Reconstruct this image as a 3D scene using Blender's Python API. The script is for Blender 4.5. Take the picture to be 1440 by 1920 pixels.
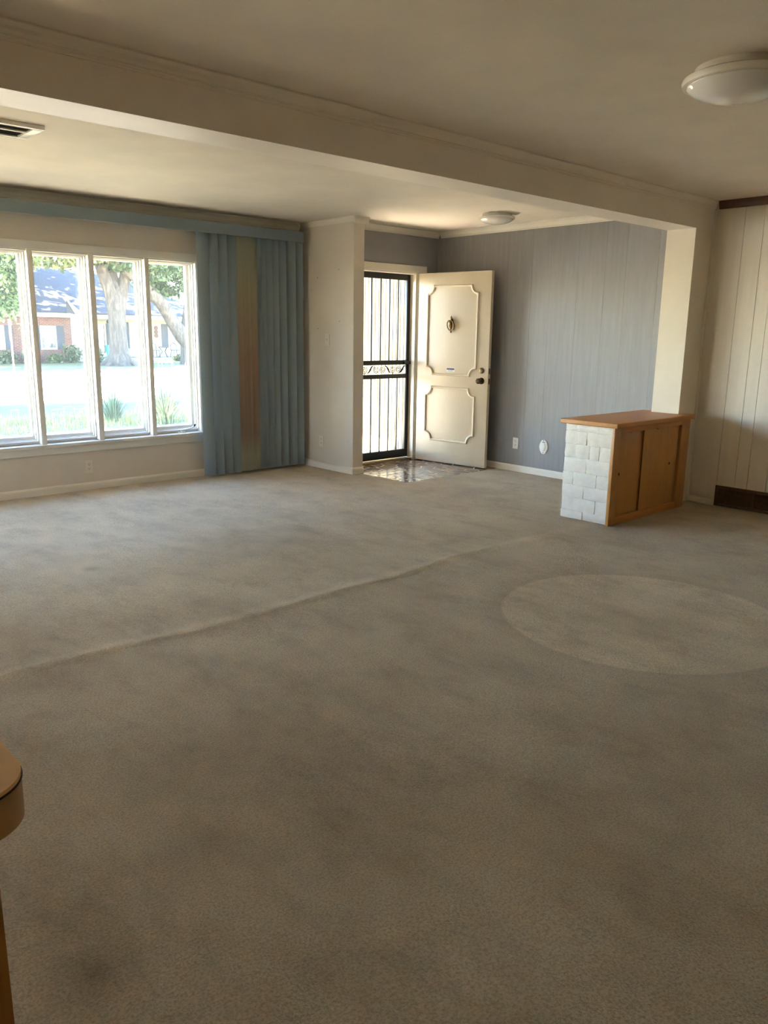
import bpy, bmesh, math, random
import numpy as np
from mathutils import Matrix, Vector
random.seed(7); rng = np.random.default_rng(11)
SC = bpy.context.scene
for o in list(bpy.data.objects): bpy.data.objects.remove(o)
COL = SC.collection

# ---------------------------------------------------------------- camera
cam = bpy.data.cameras.new('camera'); camo = bpy.data.objects.new('camera', cam); COL.objects.link(camo)
cr = Vector((0.73899, -0.67358, 0.013345)).normalized(); cu = Vector((0.140065, 0.17298, 0.974915)).normalized()
cf = cu.cross(cr) * 1.0
M = Matrix.Identity(4)
for i in range(3):
    M[i][0] = cr[i]; M[i][1] = cu[i]; M[i][2] = -cf[i]
M[0][3], M[1][3], M[2][3] = 0.0, 0.0, 1.40
camo.matrix_world = M
cam.sensor_fit = 'HORIZONTAL'; cam.sensor_width = 36.0; cam.lens = 1484.8 / 1440 * 36.0
cam.clip_start = 0.02; cam.clip_end = 500
SC.camera = camo

# ---------------------------------------------------------------- sky, sun, exposure
W = bpy.data.worlds.new('world'); SC.world = W; W.use_nodes = True
wt = W.node_tree; wt.nodes.clear()
sky = wt.nodes.new('ShaderNodeTexSky'); sky.sky_type = 'NISHITA'; sky.sun_disc = False
sky.sun_elevation = math.radians(44.5); sky.sun_rotation = math.radians(280.5)
sky.air_density = 1.0; sky.dust_density = 0.2; sky.ozone_density = 3.5
bg = wt.nodes.new('ShaderNodeBackground'); bg.inputs[1].default_value = 0.74
wo = wt.nodes.new('ShaderNodeOutputWorld')
wt.links.new(sky.outputs[0], bg.inputs[0]); wt.links.new(bg.outputs[0], wo.inputs[0])
sun = bpy.data.lights.new('sun', 'SUN'); sun.energy = 38.0; sun.color = (1.0, 0.90, 0.74); sun.angle = math.radians(0.7)
suno = bpy.data.objects.new('sun', sun); COL.objects.link(suno)
sdir = Vector((-0.70, 0.13, 0.70)).normalized()
suno.rotation_euler = sdir.to_track_quat('Z', 'Y').to_euler(); suno.location = (-20, -3, 25)
SC.view_settings.view_transform = 'Standard'; SC.view_settings.look = 'None'
SC.view_settings.gamma = 1.0; SC.view_settings.use_curve_mapping = False
SC.view_settings.exposure = 3.05
SC.cycles.diffuse_bounces = 8; SC.cycles.max_bounces = 14; SC.cycles.transparent_max_bounces = 24
SC.cycles.use_denoising = True; SC.cycles.sample_clamp_indirect = 20.0

# ---------------------------------------------------------------- materials
def s2l(c):
    return tuple((x / 12.92 if x <= 0.04045 else ((x + 0.055) / 1.055) ** 2.4) for x in c)
class Mat:
    def __init__(s, name, col=(0.5, 0.5, 0.5), rough=0.6, metal=0.0, spec=0.5):
        s.m = bpy.data.materials.new(name); s.m.use_nodes = True; s.t = s.m.node_tree
        s.b = s.t.nodes['Principled BSDF']
        s.b.inputs['Base Color'].default_value = (*col, 1); s.b.inputs['Roughness'].default_value = rough
        s.b.inputs['Metallic'].default_value = metal; s.b.inputs['Specular IOR Level'].default_value = spec
        s.col = col
    def n(s, typ, **kw):
        nd = s.t.nodes.new(typ)
        for k, v in kw.items(): setattr(nd, k, v)
        return nd
    def l(s, a, b): s.t.links.new(a, b)
    def co(s, scale=(1, 1, 1), src='Object'):
        tc = s.n('ShaderNodeTexCoord'); mp = s.n('ShaderNodeMapping'); mp.inputs['Scale'].default_value = scale
        s.l(tc.outputs[src], mp.inputs[0]); return mp.outputs[0]
    def noise(s, scale, detail=4, rough=0.55, vec=None, dist=0.0):
        nd = s.n('ShaderNodeTexNoise'); nd.inputs['Scale'].default_value = scale; nd.inputs['Detail'].default_value = detail
        nd.inputs['Roughness'].default_value = rough; nd.inputs['Distortion'].default_value = dist
        s.l(vec if vec is not None else s.co(), nd.inputs['Vector']); return nd.outputs['Fac']
    def ramp(s, fac, stops):
        r = s.n('ShaderNodeValToRGB'); e = r.color_ramp.elements
        while len(e) > 1: e.remove(e[-1])
        e[0].position = stops[0][0]; e[0].color = (*stops[0][1], 1)
        for p, c in stops[1:]:
            k = e.new(p); k.color = (*c, 1)
        s.l(fac, r.inputs[0]); return r.outputs[0]
    def mixc(s, fac, a, b, mode='MIX'):
        m = s.n('ShaderNodeMix', data_type='RGBA', blend_type=mode)
        for sock, v in ((m.inputs[0], fac), (m.inputs[6], a), (m.inputs[7], b)):
            if hasattr(v, 'is_linked') or hasattr(v, 'links'): s.l(v, sock)
            elif isinstance(v, (int, float)): sock.default_value = v
            else: sock.default_value = (*v, 1)
        return m.outputs[2]
    def base(s, out): s.l(out, s.b.inputs['Base Color']); return s
    def bump(s, fac, strength=0.3, dist=0.01, chain=None):
        b = s.n('ShaderNodeBump'); b.inputs['Strength'].default_value = strength; b.inputs['Distance'].default_value = dist
        s.l(fac, b.inputs['Height'])
        if chain is not None: s.l(chain, b.inputs['Normal'])
        s.l(b.outputs[0], s.b.inputs['Normal']); return b.outputs[0]
    def vary(s, scale=3.0, amt=0.08, detail=5, vec=None):
        f = s.noise(scale, detail, vec=vec); c = s.col
        s.base(s.ramp(f, [(0.3, tuple(x * (1 - amt) for x in c)), (0.7, tuple(min(1, x * (1 + amt)) for x in c))])); return s
def paint(name, col, rough=0.55, amt=0.04, bump=0.08, bscale=180):
    m = Mat(name, col, rough); m.vary(2.5, amt)
    if bump: m.bump(m.noise(bscale, 3), bump, 0.002)
    return m.m
def wood(name, c1, c2, rough=0.35, axis='x', scale=14):
    m = Mat(name, c1, rough)
    sc = {'x': (1, 9, 9), 'z': (9, 9, 1), 'y': (9, 1, 9)}[axis]
    v = m.co(sc); f = m.noise(scale * 0.35, 6, 0.6, v, 1.2); f2 = m.noise(scale * 2.2, 3, 0.6, v)
    c = m.ramp(f, [(0.3, c1), (0.7, c2)]); m.base(m.mixc(0.25, c, m.ramp(f2, [(0.3, c1), (0.75, c2)])))
    m.bump(f2, 0.05, 0.002); return m.m
def metal(name, col, rough=0.35):
    m = Mat(name, col, rough, 1.0); m.vary(30, 0.15); return m.m
MT = {}
MT['wall'] = paint('wall_paint_cream', (0.62, 0.56, 0.475), 0.5)
MT['ceil'] = paint('ceiling_paint', (0.77, 0.70, 0.60), 0.75, 0.05, 0.12, 120)
MT['beam'] = paint('beam_paint', (0.82, 0.75, 0.66), 0.5)
MT['pier'] = paint('pier_paint', (0.80, 0.74, 0.61), 0.5)
MT['trim'] = paint('trim_paint', (0.74, 0.70, 0.61), 0.35, 0.03, 0.03)
MT['wtrim'] = paint('window_paint', (0.72, 0.70, 0.65), 0.35, 0.05, 0.05, 60)
MT['brass'] = metal('aged_brass', (0.20, 0.135, 0.065), 0.38)
MT['knob'] = metal('dark_bronze', (0.075, 0.05, 0.028), 0.35)
MT['nickel'] = metal('worn_brass_plate', (0.26, 0.20, 0.115), 0.4)
MT['black'] = Mat('black_iron', (0.012, 0.012, 0.013), 0.35).vary(40, 0.3).m
MT['plastic'] = paint('ivory_plastic', (0.66, 0.62, 0.52), 0.35, 0.03, 0)
MT['wplastic'] = paint('white_plastic', (0.78, 0.78, 0.76), 0.3, 0.02, 0)
MT['slot'] = paint('dark_slot', (0.02, 0.018, 0.015), 0.6, 0.1, 0)
MT['darkwood'] = wood('dark_trim_wood', (0.10, 0.042, 0.018), (0.17, 0.075, 0.03), 0.4, 'y')
MT['oak'] = wood('varnished_birch', (0.42, 0.185, 0.045), (0.55, 0.27, 0.08), 0.3, 'z')
MT['oakh'] = wood('varnished_birch_top', (0.46, 0.19, 0.04), (0.58, 0.27, 0.07), 0.42, 'x')
MT['panelwood'] = wood('birch_ply_door', (0.47, 0.215, 0.045), (0.57, 0.28, 0.075), 0.35, 'z', 8)
MT['counterwood'] = wood('counter_panel_wood', (0.42, 0.18, 0.03), (0.52, 0.25, 0.05), 0.4, 'z')
MT['darkpanel'] = wood('dark_wall_panelling', (0.22, 0.135, 0.07), (0.30, 0.20, 0.11), 0.5, 'z')
MT['doorwhite'] = paint('front_door_paint', (0.60, 0.52, 0.39), 0.4, 0.05, 0.06, 90)
MT['concrete'] = paint('porch_concrete', (0.38, 0.35, 0.30), 0.8, 0.12, 0.2, 60)
def m_gray():
    m = Mat('gray_panel_paint', (0.255, 0.25, 0.255), 0.42)
    f = m.noise(3.2, 5, 0.6, m.co((1, 9, 0.7)))
    m.base(m.ramp(f, [(0.25, (0.225, 0.222, 0.228)), (0.6, (0.26, 0.256, 0.262)), (0.85, (0.30, 0.296, 0.30))]))
    m.bump(m.noise(5, 6, 0.7, m.co((1, 22, 0.7))), 0.06, 0.003); return m.m
MT['gray'] = m_gray()
def m_panel():
    m = Mat('cream_panel_paint', (0.77, 0.72, 0.62), 0.38); m.vary(3, 0.05, vec=m.co((1, 6, 0.6)))
    m.bump(m.noise(6, 5, 0.6, m.co((1, 14, 0.6))), 0.06, 0.003); return m.m
MT['cpanel'] = m_panel()
def m_carpet():
    m = Mat('beige_cut_pile_carpet', (0.4, 0.37, 0.3), 0.95, 0, 0.1)
    co = m.co()
    big = m.noise(0.8, 6, 0.65, co, 0.1); mid = m.noise(2.6, 7, 0.7, m.co((1.6, 0.8, 1)), 0.15); fine = m.noise(150, 3, 0.6, co)
    c = m.ramp(big, [(0.30, (0.49, 0.395, 0.255)), (0.5, (0.63, 0.52, 0.345)), (0.72, (0.73, 0.615, 0.425))])
    c2 = m.ramp(mid, [(0.32, (0.78, 0.77, 0.75)), (0.5, (1, 1, 1)), (0.68, (1.10, 1.10, 1.10))])
    c = m.mixc(1.0, c, c2, 'MULTIPLY')
    fr = m.ramp(fine, [(0.32, (0.62, 0.61, 0.59)), (0.6, (1.12, 1.12, 1.12))])
    c = m.mixc(0.75, c, m.mixc(1.0, c, fr, 'MULTIPLY'))
    # cleaner disc that a round rug protected from wear
    sep = m.n('ShaderNodeSeparateXYZ'); m.l(co, sep.inputs[0])
    d = m.n('ShaderNodeVectorMath', operation='DISTANCE')
    cmb = m.n('ShaderNodeCombineXYZ'); m.l(sep.outputs[0], cmb.inputs[0]); m.l(sep.outputs[1], cmb.inputs[1])
    m.l(cmb.outputs[0], d.inputs[0]); d.inputs[1].default_value = (3.57, 1.93, 0)
    disc = m.ramp(d.outputs['Value'], [(0.0, (1.22, 1.22, 1.22)), (0.700, (1.22, 1.22, 1.22)), (0.718, (0.94, 0.94, 0.93)), (0.86, (1, 1, 1))])
    c = m.mixc(1.0, c, disc, 'MULTIPLY')
    # pale band along the old wall seam paints in the ridge's lit side
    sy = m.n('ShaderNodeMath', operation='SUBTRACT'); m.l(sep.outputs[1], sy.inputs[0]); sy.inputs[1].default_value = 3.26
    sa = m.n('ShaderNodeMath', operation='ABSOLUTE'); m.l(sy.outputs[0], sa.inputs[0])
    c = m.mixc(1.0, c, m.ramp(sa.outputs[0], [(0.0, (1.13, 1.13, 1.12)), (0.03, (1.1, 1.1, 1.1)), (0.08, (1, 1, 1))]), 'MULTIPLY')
    # small old stains
    for px, py, r in ((1.766, 4.499, 0.07), (0.54, 1.512, 0.11)):
        dd = m.n('ShaderNodeVectorMath', operation='DISTANCE'); m.l(cmb.outputs[0], dd.inputs[0]); dd.inputs[1].default_value = (px, py, 0)
        c = m.mixc(1.0, c, m.ramp(dd.outputs['Value'], [(0, (0.66, 0.65, 0.64)), (r * 0.4, (0.8, 0.79, 0.78)), (r, (1, 1, 1))]), 'MULTIPLY')
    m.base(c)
    b1 = m.bump(m.noise(70, 4, 0.7, m.co((1, 1.6, 1))), 1.0, 0.018)
    m.bump(fine, 0.6, 0.006, b1)
    m.b.inputs['Sheen Weight'].default_value = 0.25; m.b.inputs['Sheen Roughness'].default_value = 0.5
    return m.m
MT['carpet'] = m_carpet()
def m_slat(stain):
    m = Mat('blind_fabric_stained' if stain else 'blind_fabric_blue', (0.19, 0.245, 0.265), 0.6)
    weave = m.noise(160, 2, 0.5, m.co((1, 1, 6)))
    c = m.ramp(weave, [(0.3, (0.15, 0.193, 0.213)), (0.7, (0.205, 0.258, 0.28))])
    if stain:
        tc = m.n('ShaderNodeTexCoord'); sep = m.n('ShaderNodeSeparateXYZ'); m.l(tc.outputs['Object'], sep.inputs[0])
        mp = m.n('ShaderNodeMapRange'); mp.inputs[1].default_value = 0.0; mp.inputs[2].default_value = 2.25; m.l(sep.outputs[2], mp.inputs[0])
        st = m.ramp(mp.outputs[0], [(0.0, (0.22, 0.23, 0.17)), (0.08, (0.25, 0.24, 0.15)), (0.17, (0.20, 0.13, 0.07)), (0.5, (0.25, 0.155, 0.085)), (0.72, (0.28, 0.22, 0.12)), (0.85, (0.27, 0.26, 0.155)), (1.0, (0.26, 0.28, 0.2))])
        c = m.mixc(0.85, c, st)
    m.base(c); m.bump(weave, 0.1, 0.002)
    m.b.inputs['Transmission Weight'].default_value = 0.0
    return m.m
MT['slat'] = m_slat(False); MT['slatst'] = m_slat(True)
def m_glass():
    m = bpy.data.materials.new('window_glass'); m.use_nodes = True; t = m.node_tree; t.nodes.clear()
    o = t.nodes.new('ShaderNodeOutputMaterial'); tr = t.nodes.new('ShaderNodeBsdfTransparent'); gl = t.nodes.new('ShaderNodeBsdfGlossy')
    tr.inputs[0].default_value = (0.97, 0.975, 0.97, 1); gl.inputs['Roughness'].default_value = 0.03
    df = t.nodes.new('ShaderNodeBsdfTranslucent'); df.inputs[0].default_value = (0.9, 0.9, 0.88, 1)
    mx = t.nodes.new('ShaderNodeMixShader'); mx.inputs[0].default_value = 0.05
    mx2 = t.nodes.new('ShaderNodeMixShader'); mx2.inputs[0].default_value = 0.012   # film of dust
    t.links.new(tr.outputs[0], mx.inputs[1]); t.links.new(gl.outputs[0], mx.inputs[2])
    t.links.new(mx.outputs[0], mx2.inputs[1]); t.links.new(df.outputs[0], mx2.inputs[2]); t.links.new(mx2.outputs[0], o.inputs[0]); return m
MT['glass'] = m_glass()
def m_dome():
    m = Mat('opal_glass_dome', (0.78, 0.75, 0.70), 0.08); m.vary(6, 0.02); m.b.inputs['Coat Weight'].default_value = 0.3; return m.m
MT['dome'] = m_dome()
MT['rim'] = paint('lamp_rim_enamel', (0.78, 0.74, 0.66), 0.25, 0.02, 0)
def m_stone(name, c, rough):
    m = Mat(name, c, rough); f = m.noise(14, 6, 0.65)
    m.base(m.ramp(f, [(0.3, tuple(x * 0.92 for x in c)), (0.7, tuple(min(1, x * 1.06) for x in c))]))
    b = m.bump(m.noise(22, 6, 0.7), 0.45, 0.012); m.bump(m.noise(90, 3), 0.3, 0.004, b); return m.m
MT['stone'] = m_stone('white_painted_stone', (0.78, 0.72, 0.63), 0.45)
MT['mortar'] = m_stone('white_painted_mortar', (0.66, 0.64, 0.58), 0.5)
def m_tile():
    m = Mat('entry_tile', (0.25, 0.19, 0.15), 0.16); oi = m.n('ShaderNodeObjectInfo')
    c = m.ramp(oi.outputs['Random'], [(0.0, (0.15, 0.105, 0.08)), (0.5, (0.21, 0.155, 0.118)), (1.0, (0.28, 0.215, 0.16))])
    f = m.noise(25, 5); m.base(m.mixc(0.4, c, m.mixc(1.0, c, m.ramp(f, [(0.3, (0.6, 0.58, 0.55)), (0.7, (1.2, 1.2, 1.2))]), 'MULTIPLY')))
    m.bump(m.noise(30, 4), 0.12, 0.003); return m.m
MT['tile'] = m_tile(); MT['grout'] = paint('entry_grout', (0.74, 0.67, 0.57), 0.4, 0.08, 0.2)
MT['laminate'] = Mat('tan_laminate', (0.76, 0.45, 0.18), 0.4).vary(9, 0.10).m
MT['lamdark'] = paint('laminate_seam', (0.05, 0.03, 0.02), 0.5, 0.1, 0)
MT['lamedge'] = Mat('tan_laminate_edge', (0.50, 0.29, 0.12), 0.4).vary(14, 0.22).m
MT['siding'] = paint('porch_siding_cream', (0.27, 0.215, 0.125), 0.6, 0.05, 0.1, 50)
MT['sidback'] = paint('porch_siding_groove', (0.10, 0.08, 0.05), 0.7, 0.05, 0)
MT['regbrown'] = metal('brown_register_metal', (0.16, 0.10, 0.05), 0.5)
MT['ink'] = paint('sticker_blue_ink', (0.03, 0.04, 0.16), 0.4, 0.05, 0)
# outdoor
def m_lawn(name, c1, c2, c3):
    m = Mat(name, c1, 0.9); a = m.noise(0.5, 5, 0.6); b = m.noise(9, 5, 0.7)
    m.base(m.mixc(0.5, m.ramp(a, [(0.3, c1), (0.5, c2), (0.72, c3)]), m.ramp(b, [(0.3, c1), (0.55, c2), (0.75, c3)])))
    m.bump(b, 0.6, 0.05); return m.m
MT['lawn'] = m_lawn('dry_lawn', (0.085, 0.08, 0.035), (0.135, 0.118, 0.062), (0.19, 0.16, 0.095))
MT['lawn2'] = m_lawn('far_lawn', (0.05, 0.055, 0.012), (0.10, 0.10, 0.025), (0.17, 0.155, 0.045))
MT['street_shaded'] = paint('street_shade_grey', (0.045, 0.043, 0.043), 0.9, 0.25, 0.3, 30)  # darker copy of the street surface, tree shade painted into the colour
MT['street'] = paint('street_sunlit_pale', (0.74, 0.71, 0.66), 0.9, 0.08, 0.3, 30)  # paler copy of the street surface, sunlight painted into the colour
def m_brick():
    m = Mat('red_brick_veneer', (0.3, 0.12, 0.08), 0.85)
    tc = m.n('ShaderNodeTexCoord'); sep = m.n('ShaderNodeSeparateXYZ'); m.l(tc.outputs['Object'], sep.inputs[0])
    cmb = m.n('ShaderNodeCombineXYZ'); m.l(sep.outputs[0], cmb.inputs[0]); m.l(sep.outputs[2], cmb.inputs[1])
    br = m.n('ShaderNodeTexBrick'); br.inputs['Scale'].default_value = 1.0; br.inputs['Brick Width'].default_value = 0.22; br.inputs['Row Height'].default_value = 0.075
    br.inputs['Mortar Size'].default_value = 0.012; br.inputs['Color1'].default_value = (0.15, 0.045, 0.022, 1); br.inputs['Color2'].default_value = (0.09, 0.03, 0.017, 1); br.inputs['Mortar'].default_value = (0.15, 0.115, 0.09, 1)
    m.l(cmb.outputs[0], br.inputs[0]); m.base(m.mixc(0.35, br.outputs[0], m.mixc(1.0, br.outputs[0], m.ramp(m.noise(2, 4), [(0.3, (0.6, 0.6, 0.6)), (0.7, (1.3, 1.25, 1.2))]), 'MULTIPLY'))); return m.m
MT['brick'] = m_brick()
def m_roof():
    m = Mat('charcoal_shingles', (0.06, 0.065, 0.08), 0.85); f = m.noise(5, 5, 0.7, m.co((0.6, 3, 3)))
    m.base(m.ramp(f, [(0.3, (0.018, 0.018, 0.021)), (0.7, (0.042, 0.042, 0.046))])); return m.m
MT['roof'] = m_roof()
MT['owhite'] = paint('house_white_trim', (0.34, 0.335, 0.31), 0.6, 0.04, 0)
MT['ocream'] = paint('house_cream_siding', (0.36, 0.33, 0.22), 0.7, 0.05, 0)
MT['oporch'] = paint('house_porch_floor', (0.27, 0.31, 0.315), 0.7, 0.05, 0)
MT['oshutter'] = paint('house_dark_shutter', (0.028, 0.03, 0.036), 0.6, 0.1, 0)
MT['opane'] = Mat('house_window_pane', (0.05, 0.055, 0.06), 0.12).vary(1.5, 0.5).m
MT['ocurtain'] = paint('house_window_blind', (0.24, 0.235, 0.21), 0.8, 0.08, 0)
def m_bark():
    m = Mat('grey_oak_bark', (0.26, 0.23, 0.19), 0.9); f = m.noise(5, 6, 0.75, m.co((1.6, 1.6, 0.4)))
    m.base(m.ramp(f, [(0.3, (0.02, 0.015, 0.011)), (0.5, (0.065, 0.051, 0.037)), (0.72, (0.16, 0.13, 0.098))])); m.bump(f, 0.9, 0.08); return m.m
MT['bark'] = m_bark()
def m_leaf(name, c1, c2):
    m = Mat(name, c1, 0.55); oi = m.n('ShaderNodeNewGeometry')
    m.base(m.ramp(oi.outputs['Random Per Island'], [(0.0, c1), (0.6, c2), (1.0, tuple(min(1, x * 1.35) for x in c2))]))
    tr = m.n('ShaderNodeBsdfTranslucent'); m.l(m.b.inputs['Base Color'].links[0].from_socket, tr.inputs[0])
    mx = m.n('ShaderNodeMixShader'); mx.inputs[0].default_value = 0.4
    out = [n for n in m.t.nodes if n.type == 'OUTPUT_MATERIAL'][0]
    m.l(m.b.outputs[0], mx.inputs[1]); m.l(tr.outputs[0], mx.inputs[2]); m.l(mx.outputs[0], out.inputs[0]); return m.m
MT['leafdark'] = m_leaf('leaf_dark_green', (0.02, 0.048, 0.013), (0.065, 0.10, 0.03))
MT['leafpale'] = m_leaf('leaf_pale_green', (0.05, 0.07, 0.018), (0.125, 0.14, 0.042))
MT['leafbush'] = m_leaf('shrub_leaf', (0.05, 0.07, 0.03), (0.13, 0.14, 0.06))
MT['blade'] = m_leaf('spiky_blade', (0.05, 0.085, 0.045), (0.12, 0.16, 0.085))
MT['grassb'] = m_leaf('grass_blade', (0.13, 0.135, 0.03), (0.24, 0.225, 0.075))
MT['rust'] = paint('rusty_post_paint', (0.12, 0.055, 0.032), 0.7, 0.2, 0)
MT['sign'] = metal('sign_aluminium', (0.09, 0.075, 0.075), 0.5)
MT['teal'] = paint('teal_glaze', (0.10, 0.36, 0.31), 0.3, 0.1, 0)
MT['rock'] = m_stone('pale_boulder', (0.6, 0.58, 0.54), 0.8)

# ---------------------------------------------------------------- mesh helpers
class MB:
    def __init__(s): s.v = []; s.f = []
    def add(s, v, f):
        k = len(s.v); s.v += [tuple(map(float, p)) for p in v]; s.f += [tuple(i + k for i in q) for q in f]; return s
    def box(s, x0, x1, y0, y1, z0, z1):
        x0, x1 = sorted((x0, x1)); y0, y1 = sorted((y0, y1)); z0, z1 = sorted((z0, z1))
        return s.add([(x0, y0, z0), (x1, y0, z0), (x1, y1, z0), (x0, y1, z0), (x0, y0, z1), (x1, y0, z1), (x1, y1, z1), (x0, y1, z1)],
                     [(0, 3, 2, 1), (4, 5, 6, 7), (0, 1, 5, 4), (1, 2, 6, 5), (2, 3, 7, 6), (3, 0, 4, 7)])
    def prism(s, poly, a0, a1, axis):
        n = len(poly)
        def P(p, a): return {'x': (a, p[0], p[1]), 'y': (p[0], a, p[1]), 'z': (p[0], p[1], a)}[axis]
        return s.add([P(p, a0) for p in poly] + [P(p, a1) for p in poly],
                     [tuple(range(n))[::-1], tuple(range(n, 2 * n))] + [(i, (i + 1) % n, n + (i + 1) % n, n + i) for i in range(n)])
    def tube(s, pts, r, n=8, caps=True):
        pts = [Vector(p) for p in pts]; rs = r if isinstance(r, (list, tuple)) else [r] * len(pts)
        rings = []; up = None
        for i, p in enumerate(pts):
            t = (pts[min(i + 1, len(pts) - 1)] - pts[max(i - 1, 0)])
            t = t.normalized() if t.length > 1e-9 else Vector((0, 0, 1))
            if up is None:
                up = Vector((0, 0, 1)) if abs(t.z) < 0.9 else Vector((1, 0, 0))
            a = t.cross(up); a = a.normalized() if a.length > 1e-6 else t.orthogonal().normalized(); b = a.cross(t).normalized(); up = b
            rings.append([p + (a * math.cos(2 * math.pi * k / n) + b * math.sin(2 * math.pi * k / n)) * rs[i] for k in range(n)])
        v = [q for R in rings for q in R]; f = []
        for i in range(len(rings) - 1):
            for k in range(n): f.append((i * n + k, i * n + (k + 1) % n, (i + 1) * n + (k + 1) % n, (i + 1) * n + k))
        if caps: f += [tuple(range(n))[::-1], tuple(range((len(rings) - 1) * n, len(rings) * n))]
        return s.add(v, f)
    def lathe(s, prof, c, n=32, ax=(0, 0, 1)):
        ax = Vector(ax).normalized(); a = ax.orthogonal().normalized(); b = ax.cross(a); c = Vector(c); v = []; f = []
        for r, h in prof:
            for k in range(n):
                th = 2 * math.pi * k / n; v.append(c + ax * h + (a * math.cos(th) + b * math.sin(th)) * max(r, 1e-5))
        for i in range(len(prof) - 1):
            for k in range(n): f.append((i * n + k, i * n + (k + 1) % n, (i + 1) * n + (k + 1) % n, (i + 1) * n + k))
        f += [tuple(range(n))[::-1], tuple(range((len(prof) - 1) * n, len(prof) * n))]
        return s.add(v, f)
    def mesh(s, name, mat, smooth=False, bev=0.0, seg=2):
        me = bpy.data.meshes.new(name); me.from_pydata(s.v, [], s.f)
        bm = bmesh.new(); bm.from_mesh(me); bmesh.ops.recalc_face_normals(bm, faces=bm.faces)
        if bev: bmesh.ops.bevel(bm, geom=[e for e in bm.edges if e.calc_face_angle(0) > 0.5], offset=bev, segments=seg, profile=0.6, affect='EDGES', clamp_overlap=True)
        bm.to_mesh(me); bm.free()
        if smooth:
            me.polygons.foreach_set('use_smooth', [True] * len(me.polygons))
            try: me.set_sharp_from_angle(angle=math.radians(38))
            except Exception: pass
        me.materials.append(mat); return me
    def build(s, name, mat, parent=None, smooth=False, bev=0.0, seg=2):
        return link(name, s.mesh(name, mat, smooth, bev, seg), parent)
def link(name, me, parent=None):
    o = bpy.data.objects.new(name, me); COL.objects.link(o)
    if parent is not None: o.parent = parent
    return o
def tag(o, label=None, cat=None, group=None, kind=None):
    if label: o['label'] = label
    if cat: o['category'] = cat
    if group: o['group'] = group
    if kind: o['kind'] = kind
    return o
def thing(name, label, cat, group=None, kind=None):
    o = bpy.data.objects.new(name, None); COL.objects.link(o); o.empty_display_size = 0.1
    return tag(o, label, cat, group, kind)
def box(name, b, mat, parent=None, bev=0.0): return MB().box(*b).build(name, MT[mat], parent, bev > 0, bev)
def struct(o, label, cat): return tag(o, label, cat, None, 'structure')
def ring_wall(name, x0, x1, z0, z1, hx0, hx1, hz0, hz1, y0, y1, mat):
    m = MB(); o = [(x0, z0), (x1, z0), (x1, z1), (x0, z1)]; i = [(hx0, hz0), (hx1, hz0), (hx1, hz1), (hx0, hz1)]
    v = [(a, y0, b) for a, b in o] + [(a, y0, b) for a, b in i] + [(a, y1, b) for a, b in o] + [(a, y1, b) for a, b in i]; f = []
    for k in range(4):
        n = (k + 1) % 4
        f += [(k, n, 4 + n, 4 + k), (8 + k, 8 + n, 12 + n, 12 + k), (k, n, 8 + n, 8 + k), (4 + k, 4 + n, 12 + n, 12 + k)]
    return m.add(v, f).build(name, MT[mat])

# ---------------------------------------------------------------- dimensions (metres)
ZC = 2.451; YW = 6.834; YE = 6.288; XS, XS2, YS = 5.047, 5.177, 5.974; XG = 6.507
YB1, YB2, ZBB, XC = 3.20, 3.444, 2.226, 6.217
XL, YBK = -1.7, -2.6
# window opening
WX0, WX1, WZ0, WZ1 = -0.145, 3.876, 0.4285, 2.008

# ---------------------------------------------------------------- floor
def carpet():
    xs = np.concatenate([np.linspace(XL, 0.5, 12)[:-1], np.linspace(0.5, 6.6, 150)])
    ys = np.concatenate([np.linspace(YBK, 0.8, 20)[:-1], np.linspace(0.8, 6.87, 240)])
    X, Y = np.meshgrid(xs, ys)
    def sm(t): t = np.clip(t, 0, 1); return t * t * (3 - 2 * t)
    yr = 3.245 + 0.02 * np.sin(X * 2.1) + 0.012 * np.sin(X * 5.3 + 1)
    fade = sm((X - 0.3) / 0.8) * sm((4.6 - X) / 0.9)
    Z = 0.0105 * np.exp(-((Y - yr) / 0.05) ** 2) * fade
    d = np.hypot(X - 3.57, Y - 1.93); Z -= 0.003 * sm((0.73 - d) / 0.03)
    for k in range(9):
        a = rng.uniform(0, 6.28); fq = rng.uniform(1.5, 5); ph = rng.uniform(0, 6.28)
        Z += 0.0011 * np.sin(fq * (X * np.cos(a) + Y * np.sin(a)) + ph)
    # loose ripple of carpet by the register on the panelled wall
    Z += 0.012 * np.exp(-((X - 6.28 + 0.05 * (Y - 2.8)) / 0.035) ** 2) * sm((Y - 2.5) / 0.1) * sm((3.05 - Y) / 0.2)
    Z += 0.010 * np.exp(-((Y - 2.42 + 0.25 * (X - 6.2)) / 0.04) ** 2) * sm((X - 5.6) / 0.3)
    ny, nx = X.shape; v = np.stack([X, Y, Z], -1).reshape(-1, 3).tolist(); f = []
    for j in range(ny - 1):
        for i in range(nx - 1):
            cx, cy = X[j, i:i + 2].mean(), Y[j:j + 2, i].mean()
            if cx > XS2 - 0.03 and cy > 5.325: continue
            a = j * nx + i; f.append((a, a + 1, a + nx + 1, a + nx))
    me = bpy.data.meshes.new('floor'); me.from_pydata(v, [], f); me.polygons.foreach_set('use_smooth', [True] * len(f)); me.materials.append(MT['carpet'])
    return link('floor', me)
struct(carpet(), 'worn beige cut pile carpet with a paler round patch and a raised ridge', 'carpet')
box('floor_slab', (XL, XG + 0.1, YBK, YW + 0.2, -0.12, -0.02), 'concrete')['kind'] = 'structure'
bpy.data.objects['floor_slab']['label'] = 'concrete slab under the carpet and the entry tiles'; bpy.data.objects['floor_slab']['category'] = 'floor'

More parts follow.
